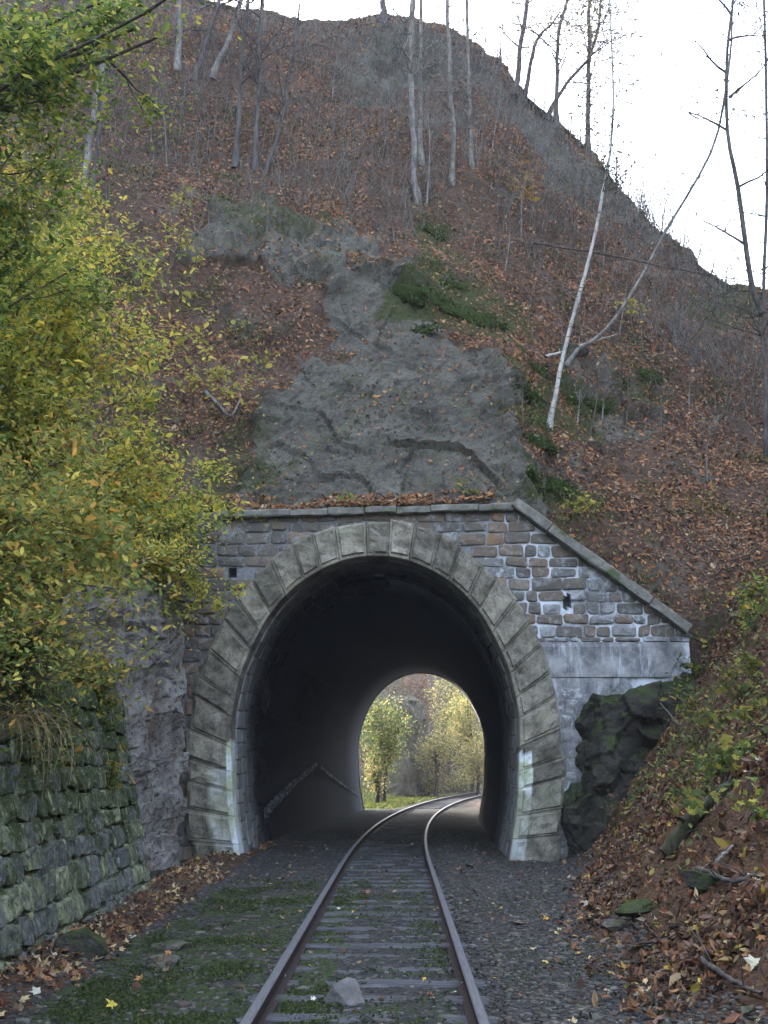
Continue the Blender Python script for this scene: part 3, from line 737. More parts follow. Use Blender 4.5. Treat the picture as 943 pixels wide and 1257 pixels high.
# weep hole: a dark recessed box
for hole, hw_, hh_ in ((hole0, .13, .17), (hole1, .1, .13)):
    hv = []
    for y in (20.6, 20.95):
        for dx, dz in ((-hw_, -hh_), (hw_, -hh_), (hw_, hh_), (-hw_, hh_)): hv.append((hole.x + dx, y, hole.z + dz))
    keep(link('drain_hole', mkmesh('drain_hole', hv, np.array([(4, 5, 6, 7), (0, 1, 5, 4), (1, 2, 6, 5), (2, 3, 7, 6), (3, 0, 4, 7)]), [M['soot_shade']])), tun)
def slab_piece(name, a, b, drop, proud, back_, mat_, parent, thick, nseg=5, jitter=.012):
    """bevelled slab from a to b along the wall top (points of the upper front edge), hanging down by thick"""
    a, b = Vector(a), Vector(b); dirv = (b - a); up = Vector((-dirv.z, 0, dirv.x)).normalized()
    if up.z < 0: up = -up
    V = []
    bev = .018
    prof = [(proud, -thick + bev), (proud, -bev), (proud - bev, 0), (-back_, 0.0), (-back_, -thick), (proud - bev, -thick)]
    for i in range(nseg):
        t = i / (nseg - 1); p = a + dirv * t
        e = .012 if i in (0, nseg - 1) else 0
        for (o_, u) in prof:
            jj = random.uniform(-jitter, jitter)
            q = p + up * (u + jj) + Vector((0, -(o_ - e) + random.uniform(-jitter, jitter), 0)); V.append(tuple(q))
    k = len(prof); F = [(i * k + j, (i + 1) * k + j, (i + 1) * k + (j + 1) % k, i * k + (j + 1) % k) for i in range(nseg - 1) for j in range(k)]
    C = [tuple(range(k))[::-1], tuple((nseg - 1) * k + j for j in range(k))]
    return keep(link(name, mkmesh(name, V, [np.array(F), np.array(C)], [mat_])), parent)
def coping_row(a, b, n_, thick, proud):
    cuts = np.cumsum([0] + [random.uniform(.7, 1.3) for _ in range(n_)]); cuts = cuts / cuts[-1]
    a, b = Vector(a), Vector(b)
    for i in range(n_):
        p, q = a + (b - a) * cuts[i], a + (b - a) * cuts[i + 1]; g = (q - p).normalized() * .008
        off = random.uniform(-.012, .012)
        slab_piece('coping_stone', p + g + Vector((0, 0, off)), q - g + Vector((0, 0, off)), 0, proud + random.uniform(-.02, .02), .45, M['cop'], tun, thick)
cA = P(262, 629, 20.45); cB = P(630, 619, 20.45)
coping_row(cA, cB, 8, .14, .13)
dA = P(634, 613, 20.42); dB = P(848, 768, 20.42)
coping_row(dA, dB, 4, .2, .16)
# smooth render band with a drip edge on the right
bx0, bx1 = P(655, 800, YP).x, P(842, 790, YP).x; bx2 = P(822, 831, YP).x
V = []; nbx, nbz = 36, 8
for i in range(nbx):
    for j in range(nbz):
        t = j / (nbz - 1); xr_ = bx2 + (bx1 - bx2) * t; x = bx0 + (xr_ - bx0) * i / (nbx - 1)
        V.append((x, 20.5 + fbm(x, 3, t, 4, 3, 6) * .012 + (.03 if j == nbz - 1 else 0), zbb + (zbt - zbb) * t))
V = np.array(V); F = gridfaces(nbx, nbz); nF = len(V); Vb = V.copy(); Vb[:, 1] = 20.8
bd = [i * nbz for i in range(nbx)] + [(nbx - 1) * nbz + j for j in range(1, nbz)] + [i * nbz + nbz - 1 for i in range(nbx - 2, -1, -1)] + [j for j in range(nbz - 2, 0, -1)]
F2 = np.array([(bd[i], bd[(i + 1) % len(bd)], nF + bd[(i + 1) % len(bd)], nF + bd[i]) for i in range(len(bd))])
keep(link('render_band', mkmesh('render_band', np.vstack([V, Vb]), [F, F2], [M['plaster']])), tun)
# whitewashed pier below the band
V = []; nbx, nbz = 16, 24; px0, px1 = P(680, 900, YP).x, P(725, 900, YP).x
for i in range(nbx):
    for j in range(nbz):
        t = j / (nbz - 1); z = -.4 + (zbb + .4 - .015) * t; x1_ = px1 + .9 * max(0, t - .78) / .22 ** 1 * .8; x = px0 + (x1_ - px0) * i / (nbx - 1)
        V.append((x, 20.53 + fbm(x, 1, z, 2.5, 4, 66) * .06, z))
keep(link('render_pier', mkmesh('render_pier', V, gridfaces(nbx, nbz), [M['plaster']], smooth=True)), tun)

# ------------------------------------------------------------------ railway track
trk = empty('railway_track', (float(track_x(7)), 7, 0), 'single railway track with rusty rails and mossy sleepers curving into the tunnel', 'railway track')
prof = [(-.065, -.155), (.065, -.155), (.065, -.143), (.012, -.125), (.009, -.05), (.035, -.035), (.036, -.008), (.026, 0), (-.026, 0), (-.036, -.008), (-.035, -.035), (-.009, -.05), (-.012, -.125), (-.065, -.143)]
ry = np.concatenate([np.arange(-6, 20, 1.), np.arange(20, 110, 1.2)])
for sgn in (-1, 1):
    V = []
    for y in ry:
        c = float(track_x(y)); tg = Vector((float(track_x(y + .1)) - c, .1, 0)).normalized(); nr = Vector((tg.y, -tg.x, 0))
        for (a, b) in prof: V.append(tuple(Vector((c, y, b)) + nr * (sgn * .752 + a)))
    k = len(prof); F = []; mi = []
    for i in range(len(ry) - 1):
        for j in range(k):
            F.append((i * k + j, i * k + (j + 1) % k, (i + 1) * k + (j + 1) % k, (i + 1) * k + j)); mi.append(1 if j in (6, 7, 8) else 0)
    keep(link('rail', mkmesh('rail', V, np.array(F), [M['rail'], M['railtop']], mi)), trk)
def sleeper_mesh(seed):
    r = random.Random(seed); n_ = 12; V = []
    hw = r.uniform(.115, .13)
    for i in range(n_):
        x = -1.25 + 2.5 * i / (n_ - 1)
        for (y, z) in ((-hw, -.2), (-hw, -.012), (-hw + .018, 0), (hw - .018, 0), (hw, -.012), (hw, -.2)):
            V.append((x, y + r.uniform(-.008, .008), z + r.uniform(-.008, .004)))
    F = [(i * 6 + j, (i + 1) * 6 + j, (i + 1) * 6 + (j + 1) % 6, i * 6 + (j + 1) % 6) for i in range(n_ - 1) for j in range(6)]
    return mkmesh('sleeper', V, [np.array(F), np.array([(5, 4, 3, 2, 1, 0), tuple((n_ - 1) * 6 + j for j in range(6))])], [M['sleeper']])
sm = [sleeper_mesh(i) for i in range(5)]
y = 3.0; k = 0
while y < 62:
    o = link('sleeper', sm[k % 5]); c = float(track_x(y)); tg = float(track_x(y + .5)) - c
    o.location = (c + random.uniform(-.04, .04), y, -.137 + random.uniform(-.012, .006)); o.rotation_euler = (random.uniform(-.01, .01), random.uniform(-.008, .008), -math.atan2(tg, .5) + random.uniform(-.015, .015))
    bpy.context.view_layer.update() if False else None
    o.parent = trk; o.location = Vector(o.location) - trk.location
    y += .6 + random.uniform(-.03, .03); k += 1

# ------------------------------------------------------------------ scatter helpers
def maple(nl=5):
    """star-shaped lobed leaf, unit size, fan round a centre"""
    pts = []
    for i in range(nl):
        a = R(90) + (i - nl // 2) * R(58); l = [.62, .88, 1., .88, .62][i] if nl == 5 else 1
        pts.append((math.cos(a) * l, math.sin(a) * l))
        if i < nl - 1:
            b = a + R(29); rr_ = [.5, .55, .55, .5][i]; pts.append((math.cos(b - .16) * rr_ * 1.12, math.sin(b - .16) * rr_ * 1.12)); pts.append((math.cos(b) * rr_ * .88, math.sin(b) * rr_ * .88)); pts.append((math.cos(b + .16) * rr_ * 1.12, math.sin(b + .16) * rr_ * 1.12))
    pts += [(-.12, -.3), (.12, -.3)]; V = [(0, 0, 0)] + [(p[0] * .55, p[1] * .55, 0) for p in pts]; m_ = len(pts)
    return np.array(V), np.array([(0, 1 + i, 1 + (i + 1) % m_) for i in range(m_)])
def oval(): return np.array([(0, -.5, 0), (.26, -.1, .06), (.2, .25, .05), (0, .55, 0), (-.2, .25, .05), (-.26, -.1, .06)]), np.array([(0, 1, 2), (0, 2, 3), (0, 3, 4), (0, 4, 5)])
def diamond(): return np.array([(0, -.5, 0), (.27, .0, .05), (0, .5, 0), (-.27, .0, .05)]), np.array([(0, 1, 2), (0, 2, 3)])
MAPLE, OVAL, DIAM = maple(), oval(), diamond()
def leaves(pos, nor, size, cols, shape, tilt=.5, curl=.25):
    """one V, F, C for many leaves; pos n x 3, nor n x 3 (unit), size n, cols n x 3"""
    n_ = len(pos); B, T = shape; m_ = len(B)
    nn = nor + RNG.normal(0, tilt, (n_, 3)); nn /= np.linalg.norm(nn, axis=1, keepdims=True) + 1e-9
    rr = RNG.normal(0, 1, (n_, 3)); u = np.cross(nn, rr); u /= np.linalg.norm(u, axis=1, keepdims=True) + 1e-9; v = np.cross(nn, u)
    b = np.broadcast_to(B, (n_, m_, 3)).copy(); cu = RNG.normal(0, curl, (n_, 1)); cu2 = RNG.normal(0, curl, (n_, 1))
    b[:, :, 2] += cu * (b[:, :, 0] ** 2) * 2 + cu2 * b[:, :, 1] * np.abs(b[:, :, 1]) + RNG.normal(0, .03, (n_, m_))
    b[:, :, 0] *= RNG.uniform(.7, 1.1, (n_, 1))
    b *= size[:, None, None]
    V = pos[:, None, :] + b[:, :, :1] * u[:, None, :] + b[:, :, 1:2] * v[:, None, :] + b[:, :, 2:] * nn[:, None, :]
    F = (T[None] + (np.arange(n_) * m_)[:, None, None]).reshape(-1, 3)
    C = np.repeat(cols, m_, 0)
    return V.reshape(-1, 3), F, C
def palette(n_, cols, wts, var=.25):
    cols = np.array(cols); i = RNG.choice(len(cols), n_, p=np.array(wts) / sum(wts)); c = cols[i] * RNG.uniform(1 - var, 1 + var, (n_, 1)); return np.clip(c * RNG.uniform(.93, 1.07, (n_, 3)), .003, .9)
def sample(V, F, wt, n_):
    """n_ points on quads F by area * weight"""
    a, b, c, d_ = [V[F[:, i]] for i in range(4)]
    nr = np.cross(c - a, d_ - b); ar = np.linalg.norm(nr, axis=1) * .5; p = ar * wt; p = p / p.sum()
    i = RNG.choice(len(F), n_, p=p); s, t = RNG.random((n_, 1)), RNG.random((n_, 1))
    pt = (a[i] * (1 - s) + b[i] * s) * (1 - t) + (d_[i] * (1 - s) + c[i] * s) * t
    nn = nr[i] / (np.linalg.norm(nr[i], axis=1, keepdims=True) + 1e-9); nn *= np.sign(nn[:, 2:3] + 1e-6)
    return pt, nn, i
RUST = [(.2, .09, .045), (.33, .145, .06), (.11, .063, .04), (.38, .21, .09), (.2, .14, .1), (.38, .28, .16), (.07, .048, .038)]
# ---- leaf litter on the hill
fc = HV[HF].mean(1); fr_ = rock[HF].mean(1); fm = mossm[HF].mean(1); fpx, fpy = pix(fc)
vis = ((fpx > -60) & (fpx < 1010) & (fpy > -40) & (fpy < 800) & (fc[:, 1] < 39.4)).astype(float)
patch = sstep(-.35, .3, fbm(fc[:, 0], fc[:, 1], fc[:, 2], .5, 4, 61))
wt = vis * np.clip(1.15 - fr_ * 1.05, .11, 1) * (1 - .6 * np.clip(fm, 0, 1)) * (.3 + patch ** 1.5) * (1 + 1.2 * sstep(30, 21, fc[:, 1]))
NH = 95000
pt, nn, _ = sample(HV, HF, wt, NH)
depth = np.linalg.norm(pt, axis=1)
bright = sstep(-.15, .3, fbm(pt[:, 0], pt[:, 1], pt[:, 2], .7, 4, 97))[:, None]; cols = palette(NH, RUST, [4, 4, 3, 2, 3, 1, 3]) * (1 - .3 * bright) + bright * .3 * palette(NH, [(.42, .19, .08), (.5, .3, .13), (.3, .13, .06)], [3, 1, 2])
V, F, C = leaves(pt + nn * .02, nn, RNG.uniform(.05, .12, NH) * np.exp(RNG.normal(0, .25, NH)) * (1 + .012 * (depth - 22)), cols, OVAL, .55)
ledge_p = []
tag(link('fallen_leaves', mkmesh('fallen_leaves', V, F, [M['dry']], col=C)), 'rust brown fallen leaves carpeting the hillside above the tunnel', 'leaf litter', kind='stuff')
NC = 15000
gc = sstep(.05, .4, fbm(fc[:, 0], fc[:, 1], fc[:, 2], .8, 5, 501)) * (.25 + .9 * np.clip(fm, 0, 1)) * vis * (1 - .6 * np.clip(fr_, 0, 1)) * sstep(37, 28, fc[:, 1]) * (1 + 1.2 * ((fpx > 620) & (fpy > 520)) + .8 * (fpx < 330))
pt, nn, _ = sample(HV, HF, gc, NC)
V, F, C = leaves(pt + nn * RNG.uniform(.02, .16, (NC, 1)), nn, RNG.uniform(.05, .12, NC), palette(NC, [(.06, .08, .025), (.1, .12, .035), (.17, .17, .05), (.3, .26, .06), (.04, .055, .02), (.36, .24, .07)], [4, 4, 2, 1, 3, .5], .3), DIAM, .7)
tag(link('ground_cover', mkmesh('ground_cover', V, F, [M['leaf']], col=C)), 'low green and yellow weeds in patches over the leafy slope', 'ground cover', kind='stuff')
# leaf drift along the ledge behind the coping
n_ = 2600; xx = np.interp(RNG.random(n_), [0, .2, .45, 1], [P(225, 600, 21).x, P(330, 600, 21).x, P(440, 600, 21).x, P(600, 600, 21).x]) + RNG.normal(0, .1, n_); yq = RNG.uniform(20.55, 21.7, n_)
zz = []
for a, b in zip(xx, yq):
    h = bvh_h.ray_cast(Vector((a, max(b, 20.8), 12)), Vector((0, 0, -1))); zz.append(min(h[0].z if h[0] else 6.2, 7.2))
pt = np.stack([xx, yq, np.array(zz) + RNG.uniform(.0, .09, n_)], 1)
V, F, C = leaves(pt, np.tile([0, -.5, .85], (n_, 1)), RNG.uniform(.09, .17, n_), palette(n_, RUST, [4, 6, 2, 4, 2, 1, 1]), OVAL, .6)
tag(link('fallen_leaves', mkmesh('leaf_drift', V, F, [M['dry']], col=C)), 'orange brown drift of leaves lying on the ledge over the arch', 'leaf litter', kind='stuff')
# ---- leaf litter on the right bank and under the left wall
gfc = Vg[FG].mean(1); gl = litter.ravel()[FG].mean(1); gpx, gpy = pix(gfc)
gv = ((gpx > -160) & (gpx < 1500) & (gpy < 1500) & (gpy > 500) & (gfc[:, 1] > 3) & (gfc[:, 1] < 24)).astype(float)
right = (gfc[:, 0] > 1.2); patch = sstep(-.3, .35, fbm(gfc[:, 0], gfc[:, 1], 0, .9, 4, 71))
wt = gv * right * (gl ** 1.5 + .012) * (.1 + patch ** 1.6) / np.clip(gfc[:, 1] / 10, .8, 3)
NB = 46000
pt, nn, _ = sample(Vg, FG, wt, NB)
LEAFC = [(.18, .08, .04), (.27, .125, .055), (.1, .052, .034), (.34, .2, .09), (.22, .145, .095), (.44, .33, .17), (.42, .3, .06), (.06, .04, .025), (.55, .5, .38)]
cols = palette(NB, LEAFC, [5, 3, 6, 2, 4, 1., .8, 7, .2], .4)
hb_ = NB // 2; sz = RNG.uniform(.045, .1, NB) * np.exp(RNG.normal(0, .22, NB)); pt = pt + nn * RNG.uniform(.0, .05, (NB, 1))
V, F, C = leaves(pt[:hb_], nn[:hb_], sz[:hb_] * 1.15, cols[:hb_], MAPLE, .6, .7); V2, F2, C2 = leaves(pt[hb_:], nn[hb_:], sz[hb_:] * 1.2, cols[hb_:] * .8, OVAL, .7, .7)
V, F, C = np.vstack([V, V2]), np.vstack([F, F2 + len(V)]), np.vstack([C, C2])
tag(link('fallen_leaves', mkmesh('bank_leaves', V, F, [M['dry']], col=C)), 'brown and orange maple leaves covering the bank right of the track', 'leaf litter', kind='stuff')
wt = gv * (gfc[:, 0] < -1.9) * (gfc[:, 0] > -3.5) * (gl ** 1.6 + .004) * (.1 + patch ** 1.5) / np.clip(gfc[:, 1] / 9, .8, 3)
NL = 2800; pt, nn, _ = sample(Vg, FG, wt, NL)
cols = palette(NL, LEAFC, [3, 2.5, 4, 3, 6, 2.5, .8, 4, .6], .35)
V, F, C = leaves(pt + nn * RNG.uniform(.005, .05, (NL, 1)), nn, RNG.uniform(.05, .12, NL), cols, MAPLE, .55, .7)
tag(link('fallen_leaves', mkmesh('path_leaves', V, F, [M['dry']], col=C)), 'pale orange leaves gathered at the foot of the mossy wall', 'leaf litter', kind='stuff')
wt = gv * (gfc[:, 0] - toe(gfc[:, 1]) > .6) * (gfc[:, 1] > 9) * sstep(.0, .35, fbm(gfc[:, 0], gfc[:, 1], 0, .9, 4, 511)); NK = 4200; pt, nn, _ = sample(Vg, FG, wt, NK)
V, F, C = leaves(pt + np.array([0, 0, 1.]) * RNG.uniform(.02, .3, (NK, 1)), np.tile([-.2, -.5, .8], (NK, 1)), RNG.uniform(.04, .11, NK), palette(NK, [(.07, .1, .03), (.13, .16, .045), (.24, .24, .06), (.4, .34, .08), (.05, .07, .025), (.16, .06, .04)], [4, 4, 2, .8, 3, 1], .3), OVAL, .6)
tag(link('ground_cover', mkmesh('ground_cover', V, F, [M['leaf']], col=C)), 'green and yellow brambles spread in patches over the right bank', 'ground cover', kind='stuff')
S_ = Soup(); pt, nn, _ = sample(Vg, FG, gv * (gfc[:, 0] - toe(gfc[:, 1]) > .2) * (gfc[:, 1] > 6), 340)
for p in pt:
    a = Vector(p) + Vector((0, 0, .02)); L_u = random.uniform(.15, .6); d_ = Vector((random.gauss(0, 1), random.gauss(0, 1), 0)).normalized(); d_.z = d_.x * .8 + random.uniform(0, .35)
    b = a + d_ * L_u * .5 + Vector((0, 0, .03)); c = a + d_ * L_u; V, F = tube([a, b, c], [.006, .005, .002], 4); S_.add(V, F)
tag(link('twig_litter', S_.mesh('twig_litter', [M['bark']], True)), 'small dead twigs lying among the leaves of the right bank', 'twigs', kind='stuff')
# scattered litter over the track bed and in the tunnel mouth
NT_ = 420; pt = np.stack([RNG.uniform(-2.6, 2.9, NT_), 6 + 20 * RNG.random(NT_) ** .8, np.zeros(NT_)], 1); pt[:, 2] = [ground_at(a, b) + .015 for a, b in pt[:, :2]]
V, F, C = leaves(pt, np.tile([0, 0, 1.], (NT_, 1)), RNG.uniform(.05, .1, NT_), palette(NT_, LEAFC, [2, 2, 3, 2, 3, 2, 1, 2, .4]), MAPLE, .3, .4)
tag(link('fallen_leaves', mkmesh('track_leaves', V, F, [M['dry']], col=C)), 'small dry leaves strewn thinly over the ballast and sleepers', 'leaf litter', kind='stuff')
# ---- ballast
def pebble_shapes(k):
    out = []
    import bmesh
    for s in range(k):
        bm = bmesh.new(); bmesh.ops.create_icosphere(bm, subdivisions=1, radius=1); rr = random.Random(s)
        for v in bm.verts: v.co *= rr.uniform(.7, 1.15)
        V = np.array([tuple(v.co) for v in bm.verts]); F = np.array([[v.index for v in f.verts] for f in bm.faces]); bm.free()
        out.append((V * np.array([1, .8, .6]), F))
    return out
PEB = pebble_shapes(6)
def pebbles(pt, size, cols):
    Vs, Fs, Cs = [], [], []; off = 0; ch = RNG.integers(0, len(PEB), len(pt))
    for k, (B, T) in enumerate(PEB):
        i = np.where(ch == k)[0]
        if not len(i): continue
        a = RNG.uniform(0, 6.28, len(i)); ca, sa = np.cos(a)[:, None], np.sin(a)[:, None]
        b = np.broadcast_to(B, (len(i), len(B), 3)) * size[i][:, None, None]
        x = b[:, :, 0] * ca - b[:, :, 1] * sa; y = b[:, :, 0] * sa + b[:, :, 1] * ca
        V = np.stack([x, y, b[:, :, 2]], -1) + pt[i][:, None, :]; F = (T[None] + (np.arange(len(i)) * len(B))[:, None, None]).reshape(-1, 3) + off
        Vs.append(V.reshape(-1, 3)); Fs.append(F); Cs.append(np.repeat(cols[i], len(B), 0)); off += len(i) * len(B)
    return np.concatenate(Vs), np.concatenate(Fs), np.concatenate(Cs)
NG = 26000
gx = gfc[:, 0] - track_x(gfc[:, 1])
wt = ((gfc[:, 1] > 6) & (gfc[:, 1] < 30) & (gfc[:, 0] > -3.2) & (gfc[:, 0] < toe(gfc[:, 1]) + .4)).astype(float) * np.where(np.abs(gx) < .7, .35, np.where(gx > 0, 1.2, .5)) / np.clip(gfc[:, 1] / 8, .8, 4) ** 1.4
pt, nn, _ = sample(Vg, FG, wt, NG)
tx_ = np.abs(pt[:, 0] - track_x(pt[:, 1])); ok = np.abs(tx_ - .752) > .07; pt = pt[ok]
V, F, C = pebbles(pt, RNG.uniform(.012, .034, len(pt)) * (1 + (RNG.random(len(pt)) < .03)), palette(len(pt), [(.066, .06, .052), (.108, .098, .086), (.036, .033, .03), (.16, .145, .125), (.08, .062, .048)], [4, 3, 3, 1, 2]))
tag(link('gravel', mkmesh('gravel', V, F, [M['gravel']], col=C)), 'dark grey crushed stone ballast spread around the rails', 'gravel', kind='stuff')
# ---- grass and moss tufts beside and between the rails
NGR = 20000
cl = fbm(gfc[:, 0], gfc[:, 1], 0, 1.5, 4, 91)
wt = ((gfc[:, 1] > 6) & (gfc[:, 1] < 17)).astype(float) * (np.where((gx < -.95) & (gx > -2.3), 1., 0) + np.where((gx > -.68) & (gx < -.2), .8, 0) + np.where((gx > -.2) & (gx < .65), .25, 0) + np.where((gx > 1) & (gx < 2.2), .05, 0)) * sstep(-.25, .35, cl) ** 1.3 / np.clip(gfc[:, 1] / 8, .8, 3)
pt, nn, _ = sample(Vg, FG, wt, NGR)
V, F, C = leaves(pt + np.array([0, 0, .018]), np.tile([0, -.6, .6], (NGR, 1)), RNG.uniform(.014, .045, NGR), palette(NGR, [(.05, .07, .02), (.075, .1, .03), (.035, .05, .016), (.12, .13, .045)], [3, 3, 3, 1], .3), DIAM, .8, .3)
tag(link('grass', mkmesh('grass', V, F, [M['leaf']], col=C)), 'low green moss and grass growing left of and between the rails', 'grass', kind='stuff')

# ------------------------------------------------------------------ left: mossy retaining wall, rock face; right: rock outcrop
wall = empty('retaining_wall', (-3.3, 10, 0), 'mossy lichen spotted rubble wall at the left of the track', 'retaining wall')
WY0, WY1, WH = 3.5, 14.9, 2.75
def wallx(y, z): return np.interp(y, [3, 8.7, 15], [-3.0, -3.04, -3.28]) - .22 * np.asarray(z) - .0
ny_, nz_ = 120, 34; V = []
for i in range(ny_):
    y = WY0 + (WY1 - WY0) * i / (ny_ - 1)
    for j in range(nz_):
        t = j / (nz_ - 1); hh = WH + .25 * math.sin(y * .9) + .15 * math.sin(y * 2.3)
        z = -.35 + (hh + .35) * t
        V.append([wallx(y, z) + .005, y, z])
V = np.array(V); V[:, 0] += fbm(V[:, 0], V[:, 1], V[:, 2], 3.2, 5, 14) * .06
# top and end returns
top_ = []
A_ = V.reshape(ny_, nz_, 3); ext = np.concatenate([A_, A_[:, -1:, :] + np.array([-.5, 0, .18]), A_[:, -1:, :] + np.array([-1.6, 0, .7])], 1)
endc = ext[-1:].copy(); e2 = endc.copy(); e2[:, :, 1] += .3; e2[:, :, 0] -= .3; e3 = endc.copy(); e3[:, :, 1] += .35; e3[:, :, 0] -= 1.8
ext = np.concatenate([ext, e2, e3], 0)
keep(link('wall_core', mkmesh('wall_core', ext.reshape(-1, 3), gridfaces(ext.shape[0], ext.shape[1])[:, ::-1], [M['wallstone']], smooth=True)), wall)
def boulder(seed, sub=2, squash=(1, 1, 1), rough=.35):
    import bmesh
    bm = bmesh.new(); bmesh.ops.create_icosphere(bm, subdivisions=sub, radius=1); V = np.array([tuple(v.co) for v in bm.verts]); F = np.array([[v.index for v in f.verts] for f in bm.faces]); bm.free()
    a = np.abs(V) ** .0; m_ = np.max(np.abs(V), axis=1, keepdims=True); V = V * (.55 + .45 / m_ * .8)
    V = V * (1 + fbm(V[:, 0], V[:, 1], V[:, 2], 1.3, 3, 100 + seed) * rough)[:, None]
    return V * np.array(squash), F
def crag(seed, squash=(1, 1, 1), n_=13, sub=4, rough=.1):
    """angular boulder: a ball cut by random planes, then chipped"""
    import bmesh
    bm = bmesh.new(); bmesh.ops.create_icosphere(bm, subdivisions=sub, radius=1); V = np.array([tuple(v.co) for v in bm.verts]); F = np.array([[v.index for v in f.verts] for f in bm.faces]); bm.free()
    g = np.random.default_rng(seed)
    for k in range(n_):
        nrm_ = g.normal(0, 1, 3); nrm_ /= np.linalg.norm(nrm_); h = g.uniform(.5, .82); e = V @ nrm_ - h; V = V - np.maximum(e, 0)[:, None] * nrm_
    V = V * (1 + fbm(V[:, 0], V[:, 1], V[:, 2], 1.1, 3, seed) * .22 + (ridged(V[:, 0], V[:, 1], V[:, 2], 2.0, 5, seed + 3) - .6) * rough * 3)[:, None]
    return V * np.array(squash), F
def crag(seed, squash=(1, 1, 1), n_=13, sub=4, rough=.1):
    """angular boulder: a ball cut by random planes, then chipped"""
    import bmesh
    bm = bmesh.new(); bmesh.ops.create_icosphere(bm, subdivisions=sub, radius=1); V = np.array([tuple(v.co) for v in bm.verts]); F = np.array([[v.index for v in f.verts] for f in bm.faces]); bm.free()
    g = np.random.default_rng(seed)
    for k in range(n_):
        nrm_ = g.normal(0, 1, 3); nrm_ /= np.linalg.norm(nrm_); h = g.uniform(.5, .82); e = V @ nrm_ - h; V = V - np.maximum(e, 0)[:, None] * nrm_
    V = V * (1 + fbm(V[:, 0], V[:, 1], V[:, 2], 1.1, 3, seed) * .22 + (ridged(V[:, 0], V[:, 1], V[:, 2], 2.0, 5, seed + 3) - .6) * rough * 3)[:, None]
    return V * np.array(squash), F
wsm = []
z = -.2; cnt = 0
while z < 2.35 and cnt < 292:
    h = random.uniform(.17, .3); y = 7.2 + random.uniform(0, .3)
    while y < WY1 - .08 and cnt < 292:
        wdt = random.uniform(.2, .58) * (1 if y < 11 else 1.25); y2 = min(y + wdt, WY1)
        q = [(y + .012, z + .012), (y2 - .012, z + .012), (y2 - .012, z + h - .012), (y + .012, z + h - .012)]
        q = [(a_ + random.uniform(-.04, .04), b_ + random.uniform(-.045, .045)) for a_, b_ in q]
        rp = []
        for k_ in range(4):
            a_, b_, c_ = q[k_ - 1], q[k_], q[(k_ + 1) % 4]
            for o_ in (a_, c_):
                l_ = math.hypot(o_[0] - b_[0], o_[1] - b_[1]); t_ = min(.35, random.uniform(.02, .07) / max(l_, .01)); rp.append((b_[0] + (o_[0] - b_[0]) * t_, b_[1] + (o_[1] - b_[1]) * t_))
        cy_ = sum(p_[0] for p_ in rp) / 8; cz_ = sum(p_[1] for p_ in rp) / 8; pr = random.uniform(.02, .06); tl = random.uniform(-.12, .12)
        V = []
        for sc_, of_ in ((1, -.06), (1, pr * .5), (.9, pr), (.5, pr * random.uniform(.9, 1.3))):
            for p_ in rp:
                yy_ = cy_ + (p_[0] - cy_) * sc_; zz_ = cz_ + (p_[1] - cz_) * sc_; V.append((float(wallx(yy_, zz_)) + .02 + of_ + tl * (zz_ - cz_) * (of_ > 0) + random.uniform(-.008, .008), yy_, zz_))
        V.append((float(wallx(cy_, cz_)) + .02 + pr * random.uniform(.9, 1.3), cy_, cz_))
        Q_ = [(r_ * 8 + i_, r_ * 8 + (i_ + 1) % 8, (r_ + 1) * 8 + (i_ + 1) % 8, (r_ + 1) * 8 + i_) for r_ in range(3) for i_ in range(8)]; T_ = [(24 + i_, 24 + (i_ + 1) % 8, 32) for i_ in range(8)]
        keep(link('stone', mkmesh('stone', V, [np.array(Q_), np.array(T_)], [M['wallstone']])), wall); cnt += 1
        y = y2
    z += h
